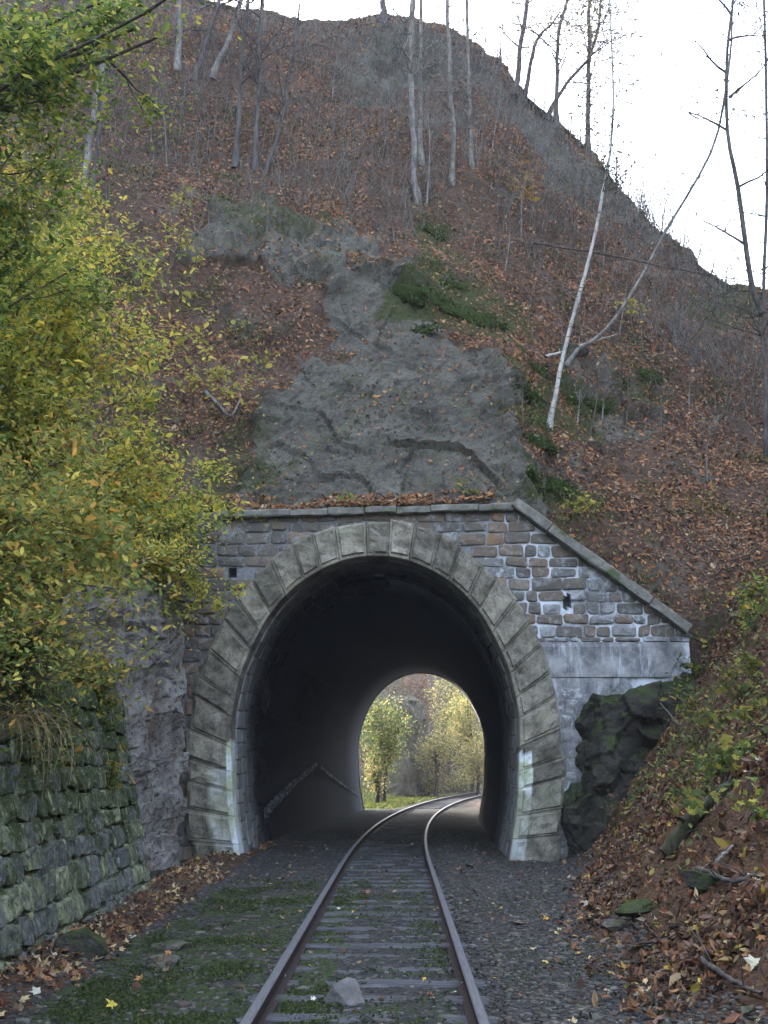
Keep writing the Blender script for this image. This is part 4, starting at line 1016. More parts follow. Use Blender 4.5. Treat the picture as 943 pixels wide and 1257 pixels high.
def rock_patch(name, corners, nu, nv, amp, mat_, seed, f=1., bulge=.3, arch=0., cells=True):
    """displaced rock face over four corner points (bottom left, bottom right, top right, top left), curling back at its rim"""
    bl, br, tr, tl = [np.array(tuple(c)) for c in corners]; V = []
    u, v = np.meshgrid(np.linspace(0, 1, nu), np.linspace(0, 1, nv), indexing='ij'); u = u.ravel()[:, None]; v = v.ravel()[:, None]
    p = (bl * (1 - u) + br * u) * (1 - v) + (tl * (1 - u) + tr * u) * v
    p[:, 2] -= (arch * (2 * np.abs(u - .58)) ** 2.2 * v ** 2)[:, 0] + (v * v)[:, 0] * fbm(p[:, 0], p[:, 1], seed, 1.3, 3, seed) * .35 * (arch > 0)
    nrm_ = np.cross(br - bl, tl - bl); nrm_ /= np.linalg.norm(nrm_)
    if nrm_[1] > 0: nrm_ = -nrm_
    rim = np.minimum(np.minimum(u, 1 - u) * 1.0, np.minimum(1 - v, 1) * 1.0)[:, 0]
    dsp = bulge * sstep(0, .22, rim) - .75 * (1 - sstep(0, .1, rim)) + fbm(p[:, 0], p[:, 1], p[:, 2], .6 * f, 4, seed) * amp + (ridged(p[:, 0], p[:, 1], p[:, 2], 1.1 * f, 5, seed + 9) - .65) * amp * .9
    if cells == 2:
        wq = fbm(p[:, 0], p[:, 1], p[:, 2], .8, 3, seed + 5) * .5
        for s1, s2, th in ((1.1, 1.5, .13), (.42, .6, .07), (.2, .26, .035)):
            f1 = (p[:, 0] * .97 + p[:, 2] * .22) / s1 + wq / s1; f2 = (p[:, 2] * .9 - p[:, 0] * .42) / s2 + wq / s2 + _hash(np.floor(f1), np.floor(f1) * 0, np.floor(f1) * 0, 5); c1, c2 = np.floor(f1), np.floor(f2)
            g1, g2, g3 = [_hash(c1, c2, c1 * 0, seed + q_) * 2 - 1 for q_ in (1, 2, 3)]
            dsp += th * (g1 + 1.3 * g2 * (f1 - c1 - .5) + 1.3 * g3 * (f2 - c2 - .5))
    elif cells:
        # blocky faces: nearest of random sites, each with its own set-back
        ns = 46; sites = p[RNG.integers(0, len(p), ns)]; off = RNG.uniform(-1, 1, ns) * amp * .55
        dd = ((p[:, None, :] - sites[None]) ** 2).sum(-1); dsp += off[dd.argmin(1)]
    p = p + nrm_ * dsp[:, None]
    return link(name, mkmesh(name, p, gridfaces(nu, nv), [mat_], smooth=cells != 2))
o = rock_patch('rock_cliff', [P(120, 1095, 17.0), P(236, 1062, 19.9), P(226, 640, 20.35), P(95, 640, 18.2)], 90, 190, .16, M['cliff'], 501, 1.3, .15, cells=2)
origin_to(o, P(170, 1075, 18)); tag(o, 'pale grey bare rock face between the mossy wall and the arch', 'rock')
oc = empty('rock_outcrop', P(770, 1020, 19.6), 'dark mossy broken rock outcrop under the right wing wall', 'rock')
for i_, (a, b, Yq, sx, sz_) in enumerate([(735, 1000, 20.2, .62, .8), (738, 925, 20.45, .5, .65), (772, 880, 20.4, .62, .55), (790, 950, 20.0, .66, .75), (770, 1015, 19.7, .6, .5), (830, 900, 20.2, .72, .7), (840, 975, 19.6, .7, .65), (805, 1040, 19.2, .5, .35), (722, 1045, 20.1, .4, .35), (745, 965, 19.95, .4, .42), (800, 905, 20.0, .36, .4), (860, 860, 20.4, .6, .55), (705, 985, 20.4, .32, .5), (870, 935, 19.8, .5, .6), (720, 890, 20.5, .3, .4)]):
    V, F = crag(620 + i_, (sx * 1.2, .6, sz_ * 1.15)); V = V * (1 + fbm(V[:, 0], V[:, 1], V[:, 2], 6, 5, i_) * .2)[:, None] + np.array(tuple(P(a, b, Yq + .18))); keep(link('boulder', mkmesh('boulder', V, F, [M['darkrock']], smooth=False)), oc)

keep(rock_patch('rock_bed', [P(694, 1065, 20.0), P(900, 1030, 19.4), P(905, 800, 20.45), P(708, 846, 20.5)], 90, 90, .38, M['darkrock'], 611, 1.5, .3, arch=.55), oc)

# ------------------------------------------------------------------ trees
TWMIN = .011
def twigs(S_, base, dirv, length, rad, depth, tips, mi=0, spread=.7, gravity=.0, n_=3):
    """recursive bare branches into Soup S_; tips collects end points"""
    pts = [Vector(base)]; d_ = Vector(dirv).normalized(); k = 5
    for i in range(k):
        d_ = (d_ + Vector((random.gauss(0, .13), random.gauss(0, .13), random.gauss(0, .1) - gravity))).normalized(); pts.append(pts[-1] + d_ * length / k)
    rr_ = max(rad, TWMIN); V, F = tube(pts, [max(rr_ * (1 - .75 * i / k), TWMIN * .7) for i in range(k + 1)], 5 if rad > .015 else 3); S_.add(V, F, mi=mi)
    tips += [tuple(p) for p in pts[2:]]
    if depth > 0:
        for j in range(n_):
            i = random.randint(2, k); a = Vector((random.gauss(0, 1), random.gauss(0, 1), random.gauss(.3, .8))).normalized()
            twigs(S_, pts[i], d_ * (1 - spread) + a * spread, length * random.uniform(.45, .7), rad * .5, depth - 1, tips, mi, spread, gravity, n_)
def tree(name, label, path, r0, r1, mat_, nbr=8, blen=1.6, btop=.3, leafn=0, leafcol=None, leafsize=.07, group=None, cat='tree', sub=2, brmat=None, spr=.25, up=.5):
    """path: world points from the root up"""
    path = [Vector(p) for p in path]; base = path[0]
    e = empty(name, base, label, cat, group)
    sp = smoothline(path, 26); N = len(sp)
    wob = np.array([[fbm(i * .3, base.x, 1, 1, 2, 3), fbm(i * .3, base.x, 5, 1, 2, 4), 0] for i in range(N)]) * r0 * .7
    sp = sp + wob
    rad = [r0 * (1 + .7 * math.exp(-i * .9)) + (r1 - r0) * (i / (N - 1)) for i in range(N)]
    sp[0, 2] -= .25
    V, F = tube(sp, rad, 8)
    keep(link('trunk', mkmesh('trunk', V, F, [mat_], smooth=True)), e)
    tips = []
    for b in range(nbr):
        S_ = Soup(); i = random.randint(int(N * btop), N - 2); a = random.uniform(0, 6.28)
        twigs(S_, sp[i], (math.cos(a) * .8, math.sin(a) * .8, up), blen * random.uniform(.5, 1.1) * (1.2 - .6 * i / N), rad[i] * .42, sub, tips)
        keep(link('branch', S_.mesh('branch', [brmat or mat_], True)), e)
    if leafn and tips:
        tp = np.array(tips)[RNG.integers(0, len(tips), leafn)] + RNG.normal(0, spr, (leafn, 3))
        V, F, C = leaves(tp, np.tile([0, -.3, .7], (leafn, 1)), RNG.uniform(.6, 1.2, leafn) * leafsize, palette(leafn, *leafcol), OVAL, .9)
        keep(link('crown', mkmesh('crown', V, F, [M['leaf']], col=C)), e)
    return e
YEL = ([(.42, .37, .07), (.3, .3, .06), (.55, .45, .09), (.2, .23, .05)], [3, 2, 2, 1])
DULL = ([(.12, .12, .07), (.18, .14, .07), (.09, .1, .06)], [2, 1, 2])
def trunk_at(pts, ext=3.0, lean=0.):
    """base pixel first, on the hill; the rest of the path in the same vertical plane (leaning by lean m per point)"""
    b, _ = ray(*pts[0]); out = [b]
    for i, q in enumerate(pts[1:]): out.append(P(q[0], q[1], b.y + lean * (i + 1)))
    dd = (out[-1] - out[-2]).normalized(); out.append(out[-1] + (dd + Vector((0, 0, .2))).normalized() * ext)
    return out
tree('birch_tree', 'white barked slender birch leaning right on the bank above the wing wall', trunk_at([(674, 528), (684, 470), (706, 380), (738, 250), (752, 150), (750, 60)], 3.5), .06, .018, M['birch'], 26, 1.5, .5, 1100, DULL, .1, sub=2, brmat=M['bark'], spr=.3)
tree('birch_tree', 'pale leaning birch bending from the slope toward upper right', trunk_at([(694, 440), (745, 402), (790, 335), (822, 275), (875, 180), (896, 80), (900, 0)], 2.5), .052, .025, M['greybark'], 22, 1.4, .4, 400, DULL, .1, brmat=M['bark'])
e1 = tree('forked_tree', 'dark forked tree standing at the right edge on the skyline', trunk_at([(941, 560), (940, 470), (938, 380), (941, 250), (941, 120), (938, 0)], 3), .06, .032, M['bark'], 34, 2.0, .3, 700, DULL, .1)
b_ = P(936, 385, ray(941, 560)[0].y)
S_ = Soup(); V, F = tube(smoothline([b_, P(922, 345, b_.y), P(906, 230, b_.y), P(893, 160, b_.y), P(893, 60, b_.y), P(905, -30, b_.y)], 16), np.linspace(.085, .03, 16), 7); S_.add(V, F); tp = []
for q in [(906, 230, 1), (893, 160, -1), (895, 120, 1), (893, 90, -1), (893, 50, 1), (899, 20, -1), (915, 300, -1)]: twigs(S_, P(q[0], q[1], b_.y), (q[2], random.uniform(-.3, .3), .8), 1.6, .04, 1, tp)
keep(link('fork', S_.mesh('fork', [M['bark']], True)), e1)
tree('tree', 'thick pale grey bare trunk above the centre of the slope', trunk_at([(512, 248), (508, 190), (506, 100), (507, 0)], 3), .105, .08, M['greybark'], 16, 1.6, .5)
tree('tree', 'tall bare trunk just right of the thick pale trunk, bending at its foot', trunk_at([(556, 222), (556, 160), (552, 80), (549, 0)], 3), .075, .055, M['greybark'], 14, 1.4, .4)
tree('tree', 'slim bare trunk third in the row right of centre', trunk_at([(578, 205), (577, 120), (573, 0)], 3), .07, .045, M['greybark'], 9, 1.3, .4)
tree('tree', 'thin grey trunk rising behind the thick pale trunk', trunk_at([(517, 200), (516, 110), (518, 0)], 3), .08, .05, M['greybark'], 5, 1.3, .4)
tree('tree', 'dark tree standing on the ridge with a straight trunk', trunk_at([(632, 112), (638, 70), (646, 0)], 3), .12, .08, M['bark'], 13, 2, .4)
tree('tree', 'crooked small tree leaning right on the ridge edge', trunk_at([(644, 124), (652, 70), (664, 42), (676, 30)], .8), .1, .03, M['bark'], 5, 1.2, .4)
tree('tree', 'dark tree with several curved stems at the ridge shoulder', trunk_at([(683, 132), (683, 90), (686, 40), (698, -10)], 3), .1, .055, M['bark'], 22, 2.4, .2, 400, DULL, .13)
tree('tree', 'dark ridge tree whose low branch sweeps out to the right', trunk_at([(672, 142), (700, 97), (722, 72), (733, 40), (738, -10)], 3), .08, .045, M['bark'], 26, 2.2, .3, 1700, DULL, .15, spr=.55)
tree('tree', 'straight slim trunk standing just below the ridge right of centre', trunk_at([(723, 182), (722, 110), (723, 20)], 3), .12, .06, M['bark'], 18, 1.9, .3, 700, DULL, .13, spr=.4)
tree('tree', 'bare trunk on the skyline above the middle of the hill', trunk_at([(471, 26), (470, -20)], 4), .13, .1, M['bark'], 4, 1.5, .4)
tree('tree', 'dark slender trunk on the upper left slope reaching the skyline', trunk_at([(314, 205), (316, 130), (322, 0)], 3), .09, .06, M['bark'], 18, 1.8, .4)
tree('tree', 'short dark tree left of the slender dark trunk, leaning right', trunk_at([(288, 200), (294, 130), (300, 40), (308, -20)], 2), .09, .05, M['bark'], 8, 1.5, .3)
tree('tree', 'pale leaning trunk in the green leaves at upper left', trunk_at([(99, 238), (108, 190), (118, 140), (130, 70), (140, 20)], 3), .12, .07, M['greybark'], 6, 1.5, .5)
tree('tree', 'dim trunk close behind the pale leaning trunk', trunk_at([(112, 240), (122, 170), (132, 90)], 3), .08, .05, M['bark'], 5, 1.2, .4)
tree('tree', 'thin grey trunk on the far upper left slope', trunk_at([(219, 82), (220, 40), (222, -20)], 3), .12, .08, M['greybark'], 6, 1.5, .4)
tree('tree', 'forking tree on the skyline at upper left', trunk_at([(240, 95), (255, 50), (266, 10), (276, -30)], 2.5), .1, .055, M['bark'], 16, 2, .3)
tree('tree', 'slanted pale trunk below the upper left skyline', trunk_at([(262, 92), (280, 50), (293, 10)], 2.5), .11, .06, M['greybark'], 8, 1.6, .35)
tree('tree', 'thin dark tree slanting right of the slender dark trunk', trunk_at([(327, 208), (343, 160), (352, 110), (362, 50)], 1.5), .07, .03, M['bark'], 8, 1.5, .3)
# saplings: bare sticks on the slope
sap = [(205, 200, 200, 120), (346, 100, 348, 30), (420, 120, 428, 40), (408, 120, 416, 60), (480, 240, 482, 180), (462, 280, 461, 215), (524, 250, 522, 110), (544, 262, 546, 200), (592, 205, 606, 90), (600, 208, 615, 120), (618, 190, 640, 60),
       (566, 205, 568, 120), (587, 208, 588, 140), (610, 262, 614, 205), (625, 265, 630, 190), (640, 290, 648, 200), (665, 330, 672, 260), (690, 350, 705, 250), (740, 330, 742, 280), (655, 420, 650, 360), (664, 345, 660, 300), (620, 330, 626, 250), (700, 300, 720, 230),
       (724, 530, 734, 470), (738, 520, 744, 460), (768, 520, 770, 460), (812, 525, 816, 470), (845, 500, 852, 430), (905, 470, 910, 400), (642, 520, 644, 460), (708, 520, 712, 478), (790, 300, 800, 260), (830, 420, 838, 340), (868, 590, 872, 520), (262, 180, 270, 110), (150, 190, 158, 120), (185, 220, 190, 170), (240, 180, 246, 100), (385, 180, 392, 120), (500, 275, 498, 230), (475, 300, 474, 250), (870, 440, 880, 350), (760, 410, 772, 330), (900, 560, 912, 500), (448, 160, 470, 70), (590, 80, 596, 10), (612, 95, 618, 20), (626, 108, 622, 40), (655, 130, 660, 70), (668, 142, 672, 60), (700, 167, 706, 90), (712, 177, 716, 120), (740, 207, 746, 140), (757, 222, 760, 165), (770, 238, 776, 180), (785, 260, 792, 205), (812, 288, 820, 235), (838, 308, 846, 252), (855, 324, 866, 270), (872, 334, 884, 280), (890, 347, 900, 290), (560, 62, 556, 0), (540, 52, 538, -10), (505, 40, 503, 0), (440, 37, 438, 0), (400, 37, 404, -5), (365, 40, 362, 0)]
LM = [(512, 230, 'the thick pale trunk'), (556, 210, 'the tall trunk bent at its foot'), (578, 200, 'the third slim trunk'), (316, 190, 'the slender dark trunk'), (104, 215, 'the pale leaning trunk at upper left'), (674, 515, 'the white birch foot'), (730, 410, 'the leaning birch foot'), (941, 480, 'the forked tree at the right edge'), (723, 200, 'the slim trunk below the ridge'), (540, 375, 'the long mossy ledge'), (640, 110, 'the dark ridge tree'), (450, 290, 'the top of the rock slab'), (800, 480, 'the grey rock right of the birch')]
seen_l = set()
def sap_label(i, a, b, hgt):
    q = sorted(LM, key=lambda m_: math.hypot(m_[0] - a, m_[1] - b))[0]; dx, dy = a - q[0], b - q[1]; far_ = math.hypot(dx, dy)
    tone = 'brown' if i % 3 else 'grey'; ln = 'short' if hgt < 1.4 else ('tall' if hgt > 2.8 else 'slim')
    side = ('right of' if dx > 0 else 'left of') if abs(dx) >= abs(dy) else ('below' if dy > 0 else 'above'); how = 'close ' if far_ < 40 else ('' if far_ < 80 else 'well ')
    for extra in ('', 'thin ', 'bare ', 'straight ', 'lone '):
        l = f'{extra}{ln} {tone} sapling {how}{side} {q[2]}'
        if l not in seen_l: break
    seen_l.add(l); return l
for i, (a, b, c, d_) in enumerate(sap):
    B, _ = ray(a, b); T = P(c, d_, B.y); S_ = Soup(); tp = []
    hgt = (T - B).length; mid = (B + T) / 2 + Vector((random.uniform(-.08, .08), random.uniform(-.1, .1), 0)) * hgt * .5
    V, F = tube(smoothline([B - Vector((0, 0, .1)), mid, T], 8), np.linspace(.022 + .004 * hgt, .006, 8), 5); S_.add(V, F)
    for _k in range(7): twigs(S_, mid + (T - mid) * random.uniform(0, .9), (random.uniform(-1, 1), random.uniform(-.6, .6), 1.), hgt * .36, .011, 1, tp, n_=3)
    o = link('sapling', S_.mesh('sapling', [M['twig'] if i % 3 else M['greybark']], True)); origin_to(o, B)
    tag(o, sap_label(i, a, b, hgt), 'sapling', 'bare saplings on the slope')

TWMIN = .003
# ------------------------------------------------------------------ shrubs
GREEN = ([(.055, .095, .02), (.09, .13, .025), (.15, .17, .03), (.25, .23, .04), (.035, .06, .018), (.33, .2, .04)], [4, 4, 3, 2, 3, .6])
YGREEN = ([(.1, .13, .025), (.19, .19, .03), (.3, .25, .04), (.06, .09, .02), (.4, .27, .04), (.3, .14, .04)], [3, 4, 3, 2, 1.2, .5])
BROWNG = ([(.15, .15, .035), (.23, .19, .04), (.1, .12, .03), (.3, .17, .04), (.08, .11, .028), (.34, .28, .06)], [3, 3, 3, 1, 3, 1.4])
def lift(c, k): return ([tuple(min(.75, q * k) for q in p) for p in c[0]], c[1])
GREEN = lift(GREEN, 1.9); YGREEN = lift(YGREEN, 2.15); BROWNG = lift(BROWNG, 2.2)
def shrub(label, base, targets, leafn, cols, lsize=.075, rstem=.018, spr=.28, name='shrub', cat='shrub', group=None, ntw=5, tlen=.7, shape=None, stemmat=None, twd=1, droop=.3):
    """stems from base arching to each target; leaves cluster round the twigs"""
    base = Vector(base); e = empty(name, base, label, cat, group); S_ = Soup(); tips = []
    for t in targets:
        t = Vector(t); mid = base.lerp(t, .5) + Vector((0, 0, (t - base).length * .18)) + Vector((random.gauss(0, .1), random.gauss(0, .1), 0))
        sp = smoothline([base + Vector((random.gauss(0, .08), random.gauss(0, .08), -.08)), base.lerp(mid, .5) + Vector((0, 0, .05)), mid, t], 14)
        V, F = tube(sp, np.linspace(rstem, rstem * .3, 14), 5); S_.add(V, F)
        tips += [tuple(p) for p in sp[8:]] * 2
        for k in range(ntw):
            i = random.randint(5, 13); a = (Vector(sp[i]) - Vector(sp[i - 1])).normalized() + Vector((random.gauss(0, .8), random.gauss(0, .8), random.gauss(0, .6) - droop * .3))
            twigs(S_, sp[i], a, tlen * random.uniform(.5, 1.1), rstem * .4, twd, tips, n_=2, spread=.6)
    keep(link('stems', S_.mesh('stems', [stemmat or M['twig']], True)), e)
    tp = np.array(tips)[RNG.integers(0, len(tips), leafn)] + RNG.normal(0, spr, (leafn, 3)) * RNG.random((leafn, 1))
    # colour drifts in clumps
    pal, wts = cols; pal = np.array(pal); k = fbm(tp[:, 0], tp[:, 1], tp[:, 2], 1.1, 3, 17); r_ = np.clip(RNG.random(leafn) * .75 + (k + .5) * .32, 0, .999)
    cw = np.cumsum(np.array(wts) / sum(wts)); ci = np.searchsorted(cw, r_); c = pal[np.clip(ci, 0, len(pal) - 1)] * RNG.uniform(.75, 1.25, (leafn, 1))
    V, F, C = leaves(tp, np.tile([.25, -.45, .75], (leafn, 1)), np.clip(np.exp(RNG.normal(-.12, .36, leafn)), .35, 1.6) * lsize, c, shape or OVAL, .65)
    keep(link('foliage', mkmesh('foliage', V, F, [M['leaf']], col=C)), e)
    return e
def Ps(lst, Y, jit=.5): return [P(a, b, Y + random.uniform(-jit, jit)) for a, b in lst]
def gbase(x, y): return Vector((x, y, ground_at(x, y)))
shrub('dense yellow green bush overhanging the left wall halfway up', gbase(-5.2, 12.0), Ps([(20, 330), (70, 360), (110, 400), (50, 430), (140, 440), (90, 480), (170, 480), (20, 480), (150, 400), (60, 300), (110, 340), (20, 400)], 12.4, 1.), 17000, YGREEN, .082, .03, .34)
shrub('green bush whose branches reach right in front of the rock face', gbase(-5.0, 14.5), Ps([(190, 540), (230, 570), (200, 600), (245, 610), (150, 560), (120, 600), (180, 640), (220, 650), (240, 640), (90, 560)], 15.4, .8), 11500, YGREEN, .086, .028, .32)
shrub('low leafy bush hanging over the left shoulder of the arch', Vector((-5.0, 18.6, 5.2)), Ps([(205, 690), (230, 720), (250, 730), (268, 735), (290, 728), (240, 745), (215, 735), (262, 712), (278, 742)], 19.6, .3), 2800, YGREEN, .09, .016, .17, tlen=.4)
shrub('dark green bush beside the top left corner of the masonry', Vector((-4.9, 19.4, 6.0)), Ps([(240, 640), (225, 660), (248, 655), (235, 625), (215, 640), (262, 650), (255, 675), (238, 690)], 19.9, .2), 1700, GREEN, .09, .014, .2, tlen=.4)
shrub('olive brown thicket on top of the mossy wall', gbase(-4.6, 10.2), Ps([(20, 620), (60, 640), (100, 620), (40, 700), (90, 690), (130, 660), (20, 740), (70, 560), (10, 560), (120, 720)], 10.6, .8), 9500, BROWNG, .075, .022, .34)
shrub('brownish thorny scrub trailing over the wall crest', gbase(-4.1, 9.4), Ps([(10, 790), (40, 780), (70, 800), (100, 790), (120, 760), (60, 750), (30, 840), (90, 830)], 9.7, .6), 2600, BROWNG, .06, .016, .26, droop=1.)
shrub('blue green bush at the left edge below the overhanging branch', gbase(-5.4, 9.6), Ps([(10, 260), (40, 230), (20, 180), (60, 260), (30, 310), (10, 140), (80, 300), (50, 200), (90, 330)], 9.6, .8), 9500, GREEN, .075, .03, .3)
shrub('yellow leaved bush between the overhanging branch and the slope', gbase(-6.6, 14.2), Ps([(60, 250), (100, 285), (130, 320), (150, 300), (90, 240), (30, 230), (110, 260), (160, 360)], 14.6, .8), 8500, YGREEN, .086, .024, .3)
tb = gbase(-6.2, 8.6)
tr = shrub('tree at the left edge whose green branches hang across the top corner', tb, Ps([(20, 30), (70, 40), (120, 40), (165, 35), (195, 45), (100, 10), (40, 90), (10, 110), (150, 10), (60, 100), (130, 70), (180, 15), (90, 70)], 9.0, .8), 15000, GREEN, .075, .05, .26, name='overhanging_tree', cat='tree', droop=1.2, stemmat=M['bark'])
# sparse yellow-leaved saplings on the slope left of the slab
for i, (a, b, tg, nlf) in enumerate([(150, 520, [(180, 440), (210, 420), (230, 380), (200, 350), (250, 400)], 120), (235, 500, [(255, 430), (280, 400), (270, 370), (300, 440), (240, 460)], 100), (210, 330, [(230, 250), (205, 280), (240, 290), (260, 320), (225, 220)], 80), (130, 340, [(150, 260), (170, 290), (110, 270), (180, 320)], 90), (290, 520, [(300, 470), (325, 440), (280, 480)], 50)]):
    B, _ = ray(a, b); lab = ['yellow leaved sapling over the bush at left of the rock slab', 'yellow leaved sapling close to the left edge of the bare rock slab', 'yellow leaved sapling highest on the left slope', 'yellow leaved sapling beside the pale leaning trunk', 'small yellow leaved sapling under the brown leaf drift beside the slab'][i]
    shrub(lab, B, [P(x_, y_, B.y - random.uniform(.2, 1.)) for x_, y_ in tg], nlf * 2, YEL, .15, .012, .22, name='sapling', cat='sapling', ntw=3, tlen=.5)
# small plants on the right
def sprig(label, px, py, tg, n_, cols=YEL, size=.13, Yoff=.4, shape=MAPLE, spr=.12):
    B, _ = ray(px, py); B = Vector(B)
    return shrub(label, B, [P(a, b, max(B.y - Yoff + random.uniform(-.2, .2), 4)) for a, b in tg], n_, cols, size, .008, spr, name='plant', cat='plant', ntw=2, tlen=.25, shape=shape, twd=0)
YG2 = ([(.2, .21, .04), (.12, .15, .035), (.32, .28, .05), (.08, .11, .03)], [3, 3, 2, 2])
sprig('yellow shrub beside the top end of the sloping coping', 712, 640, [(695, 612), (712, 600), (705, 625), (722, 618)], 130, YEL, .12, .2)
sprig('yellow leaved sprig hanging before the plain band', 745, 850, [(722, 824), (738, 822), (752, 826)], 40, YEL, .12, .2)
sprig('second yellow sprig at the right end of the plain band', 800, 850, [(775, 818), (790, 824), (800, 828)], 26, YEL, .12, .2)
sprig('bright green bush on the bank at the right edge', 925, 770, [(910, 740), (925, 720), (935, 700), (920, 760), (940, 740)], 420, GREEN, .1, .3, OVAL, .2)
sprig('green ferny plant right of the coping foot', 868, 800, [(855, 775), (870, 765), (880, 785), (862, 790)], 160, GREEN, .1, .3, OVAL, .16)
sprig('pale yellow maple seedling on the bank beside the outcrop', 895, 960, [(870, 930), (890, 915), (905, 930), (880, 945), (915, 925)], 60, YG2, .15, .5)
sprig('broad leaved yellow green bramble on the right bank', 905, 860, [(880, 820), (900, 800), (925, 810), (935, 840), (890, 845), (860, 850)], 170, YG2, .13, .4)
sprig('small green bramble above the maple seedling', 870, 905, [(850, 880), (870, 875), (890, 880)], 70, YG2, .12, .3)
sprig('green seedling under the maple seedling', 868, 1000, [(855, 985), (875, 975)], 30, YG2, .13, .3)
sprig('dark green ivy clump on the right bank', 930, 1010, [(915, 985), (935, 975), (942, 1000)], 60, GREEN, .1, .3)
sprig('yellow shrub on the slope above the leaning birch foot', 775, 400, [(762, 375), (778, 360), (790, 378)], 70, YEL, .16, .3, OVAL, .3)
sprig('orange yellow shrub up the slope below the ridge trees', 640, 255, [(625, 215), (645, 200), (655, 230), (635, 235)], 90, ([(.35, .2, .05), (.4, .28, .06), (.25, .13, .04)], [2, 2, 1]), .2, .3, OVAL, .4)
sprig('yellow weed at the foot of the slab on the ledge', 572, 608, [(560, 592), (572, 588), (580, 600)], 60, YG2, .1, .1, OVAL, .1)
sprig('green weeds rooted in the left haunch of the arch', 340, 690, [(325, 690), (345, 676), (352, 668), (335, 683), (318, 700)], 160, GREEN, .08, .35, OVAL, .07)
sprig('trailing weed on the middle of the coping', 420, 612, [(412, 618), (425, 622), (432, 612)], 90, GREEN, .07, .4, OVAL, .08)
shrub('dark ivy mat over the far end of the mossy wall', Vector((-4.3, 13.6, 2.7)), [P(a, b, 13.4) for a, b in ((100, 820), (125, 850), (140, 880), (110, 880), (120, 920), (90, 850), (135, 830), (80, 880), (140, 940))], 2600, lift(BROWNG, .6), .085, .012, .2, name='ivy', cat='ivy', tlen=.35)
shrub('dull green creeper over the crest of the mossy wall near the left edge', Vector((-4.0, 9.8, 2.7)), [P(a, b, 9.6) for a, b in ((10, 860), (40, 850), (70, 860), (30, 900), (60, 900), (90, 870), (10, 920), (80, 920))], 2200, lift(GREEN, .42), .06, .01, .16, name='ivy', cat='ivy', tlen=.3)
sprig('dark ivy patch hanging on the near mossy wall', 90, 905, [(80, 880), (105, 900), (90, 930), (120, 890), (70, 905)], 220, GREEN, .075, -.4, OVAL, .12)
sprig('dark ivy trailing over the left of the rock outcrop', 745, 900, [(735, 880), (750, 900), (730, 930), (765, 870), (745, 950)], 200, lift(GREEN, .5), .09, .3, OVAL, .14)
sprig('reddish bramble growing in the middle of the rock outcrop', 795, 900, [(790, 880), (800, 900), (795, 930), (785, 910)], 170, ([(.16, .05, .04), (.1, .05, .035), (.2, .1, .05)], [2, 2, 1]), .09, .3, OVAL, .16)
sprig('green bramble at the right top of the rock outcrop', 845, 870, [(830, 850), (845, 860), (855, 880), (835, 880)], 220, lift(GREEN, .6), .1, .3, OVAL, .16)
sprig('brown fern tuft at the foot of the rock outcrop', 760, 1010, [(745, 1000), (760, 995), (775, 1005), (790, 1000)], 200, ([(.12, .07, .04), (.2, .11, .06), (.08, .09, .03)], [2, 2, 1]), .09, .3, OVAL, .16)
sprig('leafy bramble strung along the bank above the log', 905, 945, [(860, 960), (880, 950), (925, 950), (900, 930)], 160, lift(GREEN, .7), .11, .3, OVAL, .16)
sprig('yellow green bramble beside the upper branch on the bank', 925, 880, [(910, 870), (930, 860), (940, 880), (920, 895)], 130, YG2, .12, .3, MAPLE, .16)
sprig('dark green bramble under the sloping coping end', 855, 835, [(840, 815), (855, 820), (865, 840), (850, 850)], 220, lift(GREEN, .5), .1, .2, OVAL, .16)
# dry grass stalks hanging over the mossy wall
S_ = Soup()
for i in range(26):
    a = P(random.uniform(0, 75), random.uniform(865, 900), 8.2); b = a + Vector((random.uniform(.15, .5), random.uniform(-.5, .3), -random.uniform(.2, .6)))
    V, F = tube(smoothline([a + Vector((-.3, 0, -.1)), a + Vector((0, 0, .05)), a.lerp(b, .5) + Vector((.06, 0, .05)), b], 8), np.linspace(.0028, .001, 8), 3); S_.add(V, F)
o = link('dry_grass', S_.mesh('dry_grass', [m_bark('straw', (.17, .12, .06), (.28, .2, .1))])); origin_to(o, P(30, 890, 8.2)); tag(o, 'straw coloured dry grass stalks drooping over the mossy wall', 'grass tuft', kind='stuff')
# moss cushions on the slope
moss_spots = [(500, 362, 1.1, 'moss cushion at the left end of the long mossy ledge'), (540, 372, 1.2, 'broad moss cushion in the middle of the long mossy ledge'), (580, 390, 1.1, 'moss cushion at the right end of the long mossy ledge'), (520, 405, .6, 'small moss cushion beneath the long mossy ledge'), (560, 352, .8, 'moss cushion topping the long mossy ledge'), (605, 400, .6, 'small moss cushion just past the right end of the long ledge'),
  (535, 290, .7, 'slanting mossy ledge below the thick pale trunk'), (660, 455, .7, 'moss cushion left above the foot of the white birch'), (650, 485, .9, 'mossy ledge directly left of the white birch'), (700, 492, 1.0, 'moss cushion right of the white birch foot'), (735, 500, .8, 'moss cushion second to the right of the white birch foot'), (800, 465, .8, 'moss on the grey rock right of the birch'), (690, 600, .7, 'moss above the upper end of the sloping coping'), (665, 545, .6, 'moss directly under the white birch foot'), (765, 470, .5, 'small moss cushion left on the grey rock right of the birch'), (655, 590, .6, 'moss at the right corner of the rock slab')]
